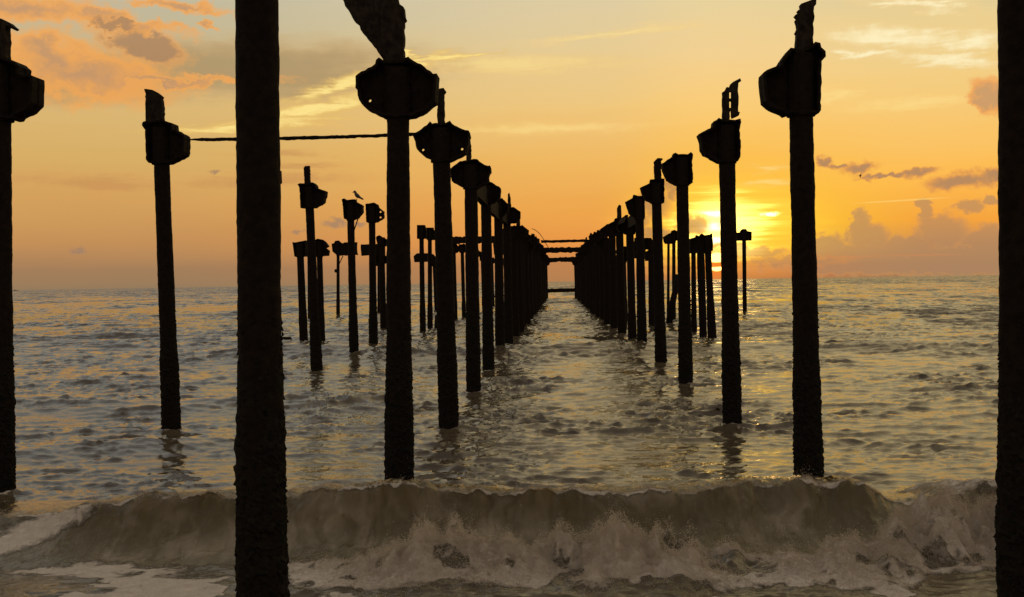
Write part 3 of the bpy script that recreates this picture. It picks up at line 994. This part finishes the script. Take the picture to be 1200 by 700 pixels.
GR = "girder remains along the inner rows"
for lab, x0, ya, yb, z0, z1 in (("rusted girder remnant between the fourth and fifth pile caps away from the sun", -2.02, 25.6, 31.3, 4.62, 5.1),
                                ("rusted girder remnant between the fifth and sixth pile caps away from the sun", -2.05, 31.5, 37.9, 4.6, 5.12),
                                ("rusted girder remnant between the sixth and seventh pile caps away from the sun", -2.02, 38.1, 43.3, 4.7, 5.15),
                                ("rusted girder remnant just seaward of the sixth sun side pile", 2.95, 40.6, 46.4, 4.6, 5.1),
                                ("rusted girder remnant farther out along the sun side row", 2.88, 46.7, 52.4, 4.7, 5.25)):
    L = yb - ya
    q = rough_outline([(-L / 2, z0), (L / 2, z0 + .05), (L / 2, z1), (L * .1, z1 + .03), (-L / 2, z1)], 0.2, 0.03, ya)
    o_ = [(x, z - z0) for x, z in q]
    v, f = slab(o_, -.06, .06)
    o = mesh_obj("girder", v, f, M_IRON)
    o.location = (x0, (ya + yb) / 2, z0)
    o.rotation_euler = (0, 0, math.pi / 2)
    tag(o, lab, "girder", GR)

pts = [at(623, 268, 60), at(627, 269.5, 60), at(632, 273.5, 60), at(636, 279, 60), at(640, 286, 60), at(643, 291, 60)]
v, f = tube(pts, [0.016] * len(pts), 6)
o = mesh_obj("bent_rod", v, f, M_IRON, None, True)
tag(o, "bent thin rod curling down off the far end of the dark row", "rod")

for lab, (x0, x1, yt, yb), Y in (("broken pile stump barely above the waves near the posted pile", (330, 342, 395, 402), 51.0),
                                 ("dark stump leaning at the foot of the two holed pile", (509, 516, 369, 386), 60.0)):
    a = at((x0 + x1) / 2, yb, Y)
    tp = at((x0 + x1) / 2 + 0.5, yt, Y)
    r0 = (x1 - x0) * Y / F / 2
    v, f = tube([Vector((a.x, Y, -0.8)), Vector((a.x, Y, 0.05)), tp - Vector((0, 0, 0.05)), tp], [r0, r0, r0 * 0.9, r0 * 0.6], 14, rough=0.05, freq=5, seed=Y)
    tag(mesh_obj("pile_stump", v, f, M_CRUST, None, True), lab, "stump")


# ------------------------------------------------------------------ birds and boat
def bird_body(path, radii, extra=()):
    v, f = tube(path, radii, 12)
    return join((v, f), *extra)


BY = 37.4
pb = lambda x, y, o=0.0: at(x, y, BY + o)
foot = at(417.6, 234.2, BY)
path = [(412.8, 226.0, .006), (414.0, 225.6, .012), (414.5, 225.2, .030), (415.6, 224.6, .042), (416.4, 225.4, .042), (416.8, 227.0, .050), (417.8, 228.6, .066), (419.2, 229.9, .066), (420.8, 231.0, .050),
        (422.4, 232.0, .032), (424.2, 233.0, .030), (425.8, 233.9, .022)]
bp = [pb(x, y) - foot for x, y, _ in path]
legs = []
for s_ in (-.025, .025):
    k0 = pb(418.2, 230.6, s_) - foot
    k1 = pb(418.4, 232.4, s_) - foot
    k2 = Vector((pb(417.8, 234.3, s_).x - foot.x, s_, 0.0))
    legs.append(tube([k0, k1, k2], [.014, .008, .007], 6))
    for dxx in (-.05, -.035, .03):
        legs.append(tube([k2, k2 + Vector((dxx, s_ * (0.8 if dxx == -.035 else 0.1), -.002))], [.006, .004], 5))
v, f = bird_body(bp, [r for _, _, r in path], legs)
o = mesh_obj("perched_bird", v, f, M_BIRD, None, True)
o.location = foot
tag(o, "dark bird perched on a rusted pile cap, tail slanting down", "bird")

fb = at(1008, 206, 150.0)
v, f = tube([Vector((-.2, 0, -.05)), Vector((-.13, 0, -.02)), Vector((0, 0, 0)), Vector((.14, 0, .02)), Vector((.2, 0, .03))], [.012, .05, .07, .05, .02], 8)
wing = []
for s_ in (-1, 1):
    n0 = [(-.1, 0, .03), (.1, 0, .03), (.05, -.1, .16 if s_ > 0 else .02), (-.08, -.1, .15 if s_ > 0 else .02), (.22, -.12 * s_, .26 * s_), (.06, -.12 * s_, .2 * s_)]
    vv = [(x + s_ * .06, y + e, z) for e in (-.008, .008) for x, y, z in n0]
    ff = [(0, 1, 2, 3), (3, 2, 4, 5), (6, 9, 8, 7), (9, 11, 10, 8), (0, 3, 9, 6), (3, 5, 11, 9), (1, 7, 8, 2), (2, 8, 10, 4), (5, 4, 10, 11), (0, 6, 7, 1)]
    wing.append((vv, ff))
v, f = join((v, f), *wing)
o = mesh_obj("flying_bird", v, f, M_BIRD, None, True)
o.location = fb
tag(o, "tiny dark bird flying beneath a small cloud", "bird")

bt = at(18.4, 339.4, 3200.0)
root = thing("distant_boat", "tiny dark boat on the horizon beside the outermost pile", "boat", (bt.x, 3200.0, 0))
prof = [(-7, .0, 1.5), (-6.4, 1.0, 1.4), (-3, 1.7, 1.3), (2, 1.8, 1.3), (5, 1.3, 1.6), (7, .1, 2.2)]
V = []
for x, w, z in prof:
    V += [(x, -w - .02, z), (x, w + .02, z), (x * .93, -w * .5 - .02, -.4), (x * .93, w * .5 + .02, -.4)]
Fc = []
for i in range(len(prof) - 1):
    a, b_ = i * 4, i * 4 + 4
    Fc += [(a, b_, b_ + 1, a + 1), (a, a + 2, b_ + 2, b_), (a + 1, b_ + 1, b_ + 3, a + 3), (a + 2, a + 3, b_ + 3, b_ + 2)]
Fc += [(0, 1, 3, 2), (20, 22, 23, 21)]
mesh_obj("hull", V, Fc, M_HULL, root)
v, f = slab([(-4.5, 1.3), (-1.2, 1.3), (-1.6, 3.3), (-4.4, 3.3)], -1.1, 1.1)
mesh_obj("cabin", v, f, M_HULL, root)

# ------------------------------------------------------------------ sea
def fft_tile(L, N, lp, lmin, lmax, rms, spread, ang, seed, fall=4.0):
    rg = np.random.default_rng(seed)
    k1 = 2 * np.pi * np.fft.fftfreq(N, L / N)
    kx, ky = np.meshgrid(k1, k1, indexing='xy')
    k = np.hypot(kx, ky)
    k[0, 0] = 1e-6
    ca = (kx * math.sin(ang) - ky * math.cos(ang)) / k
    P = np.exp(-(2 * np.pi / lp / k) ** 2 * 0.7) / k ** fall * (np.clip(ca, 0, 1) ** spread + 0.012)
    P *= (k > 2 * np.pi / lmax) * np.exp(-(k * lmin / (2 * np.pi)) ** 2 * 0.5)
    P[0, 0] = 0
    hk = np.sqrt(P) * (rg.normal(size=(N, N)) + 1j * rg.normal(size=(N, N)))
    h = np.fft.ifft2(hk).real
    s = rms / h.std()
    dx_ = np.fft.ifft2(-1j * kx / k * hk).real * s
    dy_ = np.fft.ifft2(-1j * ky / k * hk).real * s
    return (h * s).astype(np.float32), dx_.astype(np.float32), dy_.astype(np.float32), L, N


def sample(tile, x, y):
    h, dxa, dya, L, N = tile
    fx = (x / L % 1.0) * N
    fy = (y / L % 1.0) * N
    i0 = np.floor(fx).astype(np.int64)
    j0 = np.floor(fy).astype(np.int64)
    tx, ty = (fx - i0).astype(np.float32), (fy - j0).astype(np.float32)
    i0 %= N
    j0 %= N
    i1, j1 = (i0 + 1) % N, (j0 + 1) % N
    out = []
    for a in (h, dxa, dya):
        out.append((a[j0, i0] * (1 - tx) + a[j0, i1] * tx) * (1 - ty) + (a[j1, i0] * (1 - tx) + a[j1, i1] * tx) * ty)
    return out


_lat = RNG.random((256, 256)).astype(np.float32)


def vnoise(x, y, s=0):
    x = x + s * 17.31
    y = y + s * 9.77
    i, j = np.floor(x).astype(np.int64), np.floor(y).astype(np.int64)
    fx, fy = x - i, y - j
    fx = fx * fx * fx * (fx * (fx * 6 - 15) + 10)
    fy = fy * fy * fy * (fy * (fy * 6 - 15) + 10)
    a, b_, c_, d_ = _lat[j % 256, i % 256], _lat[j % 256, (i + 1) % 256], _lat[(j + 1) % 256, i % 256], _lat[(j + 1) % 256, (i + 1) % 256]
    return (a * (1 - fx) + b_ * fx) * (1 - fy) + (c_ * (1 - fx) + d_ * fx) * fy


def fbm(x, y, o=4, s=0, g=0.5):
    t, a, n = 0, 1.0, 0
    for i in range(o):
        t = t + a * vnoise(x * 2 ** i, y * 2 ** i, s + i * 3)
        n += a
        a *= g
    return t / n


def billow(x, y, o=4, s=0, g=0.5):
    t, a, n = 0, 1.0, 0
    for i in range(o):
        t = t + a * (1 - np.abs(2 * vnoise(x * 2 ** i, y * 2 ** i, s + i * 5) - 1) ** 1.0)
        n += a
        a *= g
    return t / n


def sstep(x, a, b_):
    t = np.clip((x - a) / (b_ - a), 0, 1)
    return t * t * (3 - 2 * t)


us = np.concatenate([np.linspace(-1.6, -.74, 70)[:-1], np.linspace(-.74, .66, 960), np.linspace(.66, 1.5, 70)[1:]])
ys = list(np.arange(2.6, 8.2, 0.07)) + list(np.arange(8.2, 12.6, 0.0155))
y = ys[-1]
while y < 14000:
    y += max(0.02, y * (0.0042 if y < 110 else 0.0115))
    ys.append(y)
ys = np.array(ys)
Yg, Ug = np.meshgrid(ys, us, indexing='ij')
Xg = Ug * (Yg + 0.6)
nr, nc = Yg.shape
dYg = np.gradient(ys)[:, None] * np.ones((1, nc))

tA = fft_tile(47.0, 2048, 0.85, 0.07, 5.0, 0.0215, 5.0, 0.12, 3, 3.4)
tB = fft_tile(9.3, 512, 0.36, 0.04, 0.7, 0.0046, 4.0, -0.2, 5)
tC = fft_tile(419.0, 1024, 7.0, 1.5, 40.0, 0.085, 4.0, 0.05, 8)
hA, xA, yA = sample(tA, Xg, Yg)
hB, xB, yB = sample(tB, Xg * 0.97 + Yg * 0.22, Yg * 0.97 - Xg * 0.22)
hC, xC, yC = sample(tC, Xg, Yg)
fA = 1.0 / (1.0 + (dYg / 0.6) ** 4)
fB = 1.0 / (1.0 + (dYg / 0.22) ** 4)
fC = (0.35 + 0.65 * sstep(Yg, 18, 60)) * sstep(Yg, 12, 17) / (1.0 + (dYg / 8.0) ** 2) + 0.9 * sstep(Yg, 200, 900)
gust = 0.46 + 1.25 * sstep(fbm(Xg / 2.2, Yg / 2.6, 5, 2), 0.28, 0.78)
calm = 0.55 + 0.45 * sstep(Yg, 13.5, 22.0)
amp = gust * calm
hz = hA * fA * amp + hB * fB * gust * 0.8 + hC * fC * 0.7
ox = -1.0 * (xA * fA * amp + xB * fB * 1.0) - 0.8 * xC * fC * 0.7
oy = -1.0 * (yA * fA * amp + yB * fB * 1.0) - 0.8 * yC * fC * 0.7
# a swell line further out and two low ones nearer
sw = Yg + 1.2 * (fbm(Xg / 9.0, Yg / 30.0, 3, 7) - 0.5) * 4
hz += 0.30 * np.exp(-((sw - 39.0) / 2.2) ** 2) * sstep(Xg, -16, -9) * (0.7 + 0.6 * (fbm(Xg / 6, Yg / 20, 2, 12)))
hz += 0.16 * np.exp(-((sw - 23.5) / 0.9) ** 2) * sstep(-Xg, 2.0, 5.0)
hz += 0.12 * np.exp(-((sw - 17.3) / 0.7) ** 2) * sstep(-Xg, 4.5, 6.5)

# breaking wave: crest height and foam height along the shore, read off as (photo x, height)
wob1 = (fbm(Xg / 1.7, Xg * 0 + 3.3, 3, 21) - 0.5)
U11 = Xg / 11.2
pxs = np.array([-300, 0, 75, 150, 250, 335, 400, 470, 540, 600, 680, 740, 830, 880, 940, 990, 1015, 1040, 1075, 1110, 1170, 1400])
hcs = np.array([.10, .16, .27, .40, .42, .42, .45, .47, .44, .40, .37, .36, .42, .47, .49, .47, .39, .27, .22, .30, .36, .30])
uc = (pxs - 655.0) / F
Hc = np.interp(U11, uc, hcs)
Hc = Hc * (0.96 + 0.46 * (fbm(Xg / 0.27, Yg / 0.9, 5, 33, 0.6) - 0.5) + 0.34 * (fbm(Xg / 1.1, Xg * 0 + .7, 3, 35) - 0.5))
Yc = 11.2 + 0.5 * wob1 + np.interp(U11, uc, np.where(np.array(pxs) > 860, 0.25, 0.0)) + 0.16 * (fbm(Xg / 0.20, Xg * 0 + 1.2, 4, 61) - 0.5)
t = Yg - Yc
q = np.clip(-t / 0.95, 0, 1)
front = (1 - q) ** 1.7
wave = np.where(t > 0, np.exp(-(t / 1.25) ** 2), front) * Hc
wave -= 0.10 * np.exp(-((t + 1.2) / 0.7) ** 2)
lean = np.where(t > 0, np.exp(-(t / 0.5) ** 2), np.exp(-(q / 0.45) ** 2))
near = sstep(Yg, 13.6, 12.0) * (0.25 + 0.75 * sstep(Yg, 8.9, 9.6))
keep = 1 - 0.6 * near
hz = hz * keep + wave
ox *= keep
oy = oy * keep - lean * Hc * 0.42
# striations drawn up the face
facem = sstep(-t, -0.06, 0.05) * sstep(-t, 1.25, 0.75)
stri = fbm(Xg / 0.16, Yg / 2.2, 4, 41) - 0.5
oy += facem * (stri * 0.035 + 0.22 * (fbm(Xg / 0.55, Yg / 0.8, 4, 47) - 0.5) * np.clip(Hc / 0.4, 0, 1))
hz -= 0.10 * sstep(Yg, 12.4, 13.4) * sstep(Yg, 27.0, 21.0)
# foam roller
pf = np.array([-300, 0, 270, 335, 400, 450, 500, 560, 610, 680, 740, 780, 830, 880, 960, 1010, 1060, 1085, 1120, 1170, 1400])
zf = np.array([.02, .02, .03, .07, .12, .22, .40, .36, .33, .31, .27, .38, .20, .20, .21, .22, .36, .56, .52, .44, .4])
U10 = Xg / 10.0
Zf = np.interp(U10, (pf - 655.0) / F, zf)
Yf = 9.8 + 0.35 * (fbm(Xg / 1.1, Xg * 0 + 8, 3, 51) - 0.5) + np.interp(U10, (pf - 655) / F, np.where(pf > 1050, 0.5, 0.0))
s = (Yg - Yf)
hill = np.where(s > 0, np.exp(-(s / 0.42) ** 2), np.exp(-(s / 0.62) ** 2))
lump = billow(Xg / 0.5, Yg / 0.42 + hz * 2, 5, 70, 0.5)
lump2 = billow(Xg / 0.11, Yg / 0.11, 3, 90, 0.6)
lobes = fbm(Xg / 0.62, Yg / 1.6, 4, 75)
glb = np.clip(fbm(Xg / 0.42, Yg / 0.7, 4, 171, 0.55) * 3.4 - 1.15, 0.0, 2.0)
glb2 = np.clip(fbm(Xg / 0.10, Yg / 0.14, 3, 173, 0.6) * 2.2 - 0.45, 0.05, 1.4)
roll = Zf * hill * (0.10 + 0.55 * lump + 1.2 * (lobes - 0.45) + 0.55 * glb * (0.5 + 0.6 * glb2)) + 0.07 * hill * (lump2 - 0.5) * sstep(Zf, 0.03, 0.15)
hz = hz + np.maximum(roll, -0.05) * sstep(Yg, 13.5, 12.0)
oy -= 0.22 * hill * Zf * (lump - 0.3)
ox += 0.10 * hill * np.sqrt(Zf) * (fbm(Xg / 0.2, Yg / 0.2, 3, 95) - 0.5)

# foam coverage
band = np.clip(Zf / 0.16, 0, 1) * np.where(s > 0, np.exp(-(s / 0.5) ** 2), np.exp(-(s / 0.9) ** 4))
low = fbm(Xg / 0.7, Yg / 0.5, 5, 111)
foam = band * (0.52 + 0.85 * fbm(Xg / 0.45, Yg / 0.35, 4, 115)) * (0.24 + 0.92 * sstep(lump + 1.1 * (lobes - 0.45), 0.24, 0.62)) * (0.4 + 0.7 * sstep(fbm(Xg / 0.3, Yg / 0.22, 4, 117), 0.30, 0.52))  # less foam in lump pits: dark water shows, crevice shade put into colour
foam = foam + 0.30 * sstep(U10, 0.27, 0.33) * hill * (0.5 + fbm(Xg / 0.3, Yg / 0.3, 3, 191))
# washed foam on the flat water before the wave
wash = sstep(low, 0.55, 0.66) * sstep(Yg, 10.0, 9.3) * 0.75
leftw = np.exp(-((Xg + 0.50 * 11 - (Yg - 10.6) * 1.2 + 0.15 + 0.8 * (low - .5)) / 0.7) ** 2) * sstep(Yg, 11.5, 10.9)
foam = np.maximum(foam, wash)
lw2 = sstep(fbm(Xg / 0.9 + 1.5 * low, Yg / 0.55, 5, 113), 0.46, 0.60) * sstep(-Xg, 2.6, 4.0) * sstep(Yg + 1.6 * (low - 0.5) + 0.8 * (fbm(Xg / 0.3, Yg / 0.3, 3, 119) - 0.5), 10.7, 9.9)
foam = np.maximum(foam, 0.8 * lw2)
foam = np.maximum(foam, leftw * (0.45 + 0.8 * low))
# thin drawn foam on the face, frayed lip along the crest
fine = fbm(Xg / 0.07 + 5.0 * (fbm(Xg / 0.4, Yg / 0.4, 3, 49) - 0.5), Yg / 0.35, 4, 43)
patch = fbm(Xg / 0.7, Yg / 0.5, 4, 45)
veil = facem * np.clip(0.02 + 0.7 * (fine - 0.46) + 1.1 * (patch - 0.46) + 0.3 * stri, 0, 0.6) * np.clip(Hc / 0.4, 0, 1)
lip = np.exp(-((t - 0.03) / 0.07) ** 2) * (0.45 + 1.0 * (fbm(Xg / 0.09, Xg * 0, 3, 121) - 0.3))
foam = np.maximum(foam, lip)
# churned water behind the wave on the sun side, and round the pile in the wave
ch = np.exp(-((U11 - 0.375) / 0.07) ** 2) * sstep(Yg, 10.4, 11.0) * sstep(Yg, 13.4, 12.0)
foam = np.maximum(foam, ch * (0.25 + 0.9 * (fbm(Xg / 0.5, Yg / 0.4, 4, 131) - 0.2)))
hz += ch * 0.14 * (billow(Xg / 0.4, Yg / 0.4, 4, 135) - 0.4)
ch2 = np.exp(-((Xg - 2.7) / 0.5) ** 2 - ((Yg - 13.1) / 0.45) ** 2)
foam = np.maximum(foam, ch2 * 0.75 * fbm(Xg / 0.3, Yg / 0.3, 3, 137))
for pl in [q_ for q_ in COL.objects if q_.get('category') == 'pile' and 8.0 < q_.location.y < 46]:
    a_, b_ = np.searchsorted(ys, pl.location.y - 1.0), np.searchsorted(ys, pl.location.y + 1.0)
    xs_, ysub = Xg[a_:b_], Yg[a_:b_]
    dd = np.hypot(xs_ - pl.location.x, ysub - pl.location.y)
    ring = np.exp(-((dd - 0.16) / 0.16) ** 2)
    foam[a_:b_] = np.maximum(foam[a_:b_], ring * (0.15 + 0.75 * fbm(xs_ / 0.16, ysub / 0.16, 3, 161)))
    hz[a_:b_] += ring * 0.05 * (0.3 + fbm(xs_ / 0.2, ysub / 0.2, 3, 163))
foam = np.clip(foam, 0, 1)
face = np.clip(facem * np.clip(Hc / 0.35, 0, 1) + 0.35 * sstep(Yg, 12.5, 11.2), 0, 1)
thin = 0.5 * np.exp(-np.where(t > 0, t / 0.5, t / 0.42) ** 2) * np.clip(Hc / .4, 0, 1) * np.clip(0.45 + 1.1 * fbm(Xg / 0.5, Yg / 0.5, 3, 181), 0, 1)
# run down under the sand at the shore
hz -= 0.35 * sstep(Yg, 6.0, 3.0)

co = np.empty((nr * nc, 3), np.float32)
co[:, 0] = (Xg + ox).ravel()
co[:, 1] = (Yg + oy).ravel()
co[:, 2] = hz.ravel()
idx = np.arange(nr * nc).reshape(nr, nc)
quads = np.stack([idx[:-1, :-1], idx[:-1, 1:], idx[1:, 1:], idx[1:, :-1]], -1).reshape(-1, 4)
me = bpy.data.meshes.new("sea")
me.vertices.add(nr * nc)
me.vertices.foreach_set("co", co.ravel())
nq = len(quads)
me.loops.add(nq * 4)
me.loops.foreach_set("vertex_index", quads.ravel().astype(np.int32))
me.polygons.add(nq)
me.polygons.foreach_set("loop_start", np.arange(0, nq * 4, 4, dtype=np.int32))
me.polygons.foreach_set("use_smooth", np.ones(nq, dtype=bool))
me.update(calc_edges=True)
for nm, arr in (("foam", foam), ("face", face), ("veil", veil), ("thin", thin)):
    a = me.attributes.new(nm, 'FLOAT', 'POINT')
    a.data.foreach_set("value", arr.ravel().astype(np.float32))
me.materials.append(M_SEA)
sea = bpy.data.objects.new("sea", me)
COL.objects.link(sea)
sea['kind'] = "structure"

# spray and froth clots thrown off the roller and the lip: one countless mass
P0 = co.reshape(nr, nc, 3)
rows = np.where((ys > 8.6) & (ys < 12.6))[0]
inr = np.abs(Ug[rows] + .05) < .66
wf = (np.clip(foam - 0.4, 0, 1) * np.clip(Zf / .2, 0, 1) * hill ** 1.5 * np.clip(lump * 1.6 - 0.2, 0, 1) ** 2 * np.clip(lobes * 2.4 - .5, 0.05, 2) ** 2)[rows] * inr
wl = (np.exp(-((t - 0.0) / 0.07) ** 2) * np.clip(Hc / .4, 0, 1) * np.clip(fbm(Xg / 0.3, Xg * 0, 4, 141) * 3 - 0.9, 0.05, 2))[rows] * inr
base = np.array([(1, 1, 1), (1, -1, -1), (-1, 1, -1), (-1, -1, 1)]) * 0.8


def flecks(p, r):
    n = len(p)
    return (p[:, None, :] + r[:, None, None] * (base[None] * (0.55 + 0.9 * RNG.random((n, 4, 1))) + 0.5 * RNG.normal(size=(n, 1, 3)))).reshape(-1, 3)


V_ = []
# 1: the boiling mass itself, thrown up in lobes
wm = (np.clip(Zf / .15, 0, 2.0) ** 0.7 * hill ** 0.7 * np.clip(foam * 2.2 - .25, 0.01, 1) ** 1.5 * dYg)[rows] * inr
wm = wm.ravel() / wm.sum()
cnt = 380000
pk = RNG.choice(len(wm), cnt, p=wm)
ri, ci = rows[pk // nc], pk % nc
p = P0[ri, ci].astype(np.float64)
p[:, 0] += RNG.normal(size=cnt) * 0.01
p[:, 1] += RNG.normal(size=cnt) * 0.012
x_, y_ = p[:, 0], p[:, 1]
lb = np.clip(fbm(x_ / 0.42, y_ / 0.7, 4, 171, 0.55) * 3.4 - 1.15, 0.0, 2.0)
lb2 = np.clip(fbm(x_ / 0.10, y_ / 0.14, 3, 173, 0.6) * 2.2 - 0.45, 0.05, 1.4)
top = np.clip(Zf[ri, ci], 0, .6) * (0.06 + 0.22 * lb * (0.4 + 0.9 * lb2)) * hill[ri, ci] ** 0.5
hh = RNG.random(cnt) ** 0.8
feather = np.where(RNG.random(cnt) < 0.10, RNG.exponential(0.35, cnt), 0)
p[:, 2] += top * (hh + feather) - 0.01
p[:, 1] -= 0.35 * top * (hh + feather) * (0.3 + lb)
V_.append(flecks(p, 0.0016 + 0.0024 * RNG.random(cnt) ** 2))
# 2: spray jumping off it, 3: the torn lip
for wgt, cnt, lift, back_ in ((wf, 60000, 0.06, 0.0), (wl, 52000, 0.026, 0.10)):
    wgt = wgt.ravel() / wgt.sum()
    pk = RNG.choice(len(wgt), cnt, p=wgt)
    p = P0[rows[pk // nc], pk % nc].astype(np.float64)
    # spray flies in little bursts: neighbours share how high they are thrown
    burst = np.clip(vnoise(p[:, 0] / 0.09, p[:, 1] / 0.25, 151) * 1.9 - 0.35, 0.05, 2) ** 2
    h = RNG.exponential(1.0, cnt) * lift * burst
    p[:, 2] += h
    p[:, 0] += RNG.normal(size=cnt) * (0.012 + h * 0.25)
    p[:, 1] += RNG.normal(size=cnt) * (0.012 + h * 0.2) + back_ * RNG.random(cnt) - h * 0.2 * (back_ == 0)
    V_.append(flecks(p, 0.0014 + 0.0024 * RNG.random(cnt) ** 4))
V_ = np.concatenate(V_)
nt = len(V_) // 4
tf = (np.array([(0, 1, 2), (0, 3, 1), (0, 2, 3), (1, 3, 2)])[None] + 4 * np.arange(nt)[:, None, None]).reshape(-1, 3)
sm = bpy.data.meshes.new("sea_spray")
sm.vertices.add(len(V_))
sm.vertices.foreach_set("co", V_.astype(np.float32).ravel())
sm.loops.add(tf.size)
sm.loops.foreach_set("vertex_index", tf.ravel().astype(np.int32))
sm.polygons.add(len(tf))
sm.polygons.foreach_set("loop_start", np.arange(0, tf.size, 3, dtype=np.int32))
sm.update(calc_edges=True)
sm.materials.append(M_FOAM)
o = bpy.data.objects.new("sea_spray", sm)
COL.objects.link(o)
o['kind'] = "stuff"
o['label'] = "droplets and froth thrown up by the breaking wave"

# beach under the shallow water and behind the camera
bx = np.linspace(-60, 60, 61)
by = np.concatenate([np.linspace(-60, 0, 16)[:-1], np.linspace(0, 30, 61)])
V, Fc = [], []
for yy in by:
    for xx in bx:
        z = 0.9 - 0.22 * yy if yy > 0 else 0.9 - 0.03 * yy
        V.append((xx, yy, z - (0.4 if yy > 6 else 0.0) + 0.05 * mnoise.noise(Vector((xx * .3, yy * .3, 0)))))
n = len(bx)
for i in range(len(by) - 1):
    for j in range(n - 1):
        Fc.append((i * n + j, i * n + j + 1, (i + 1) * n + j + 1, (i + 1) * n + j))
o = mesh_obj("beach", V, Fc, M_SAND, None, True)
o['kind'] = "structure"
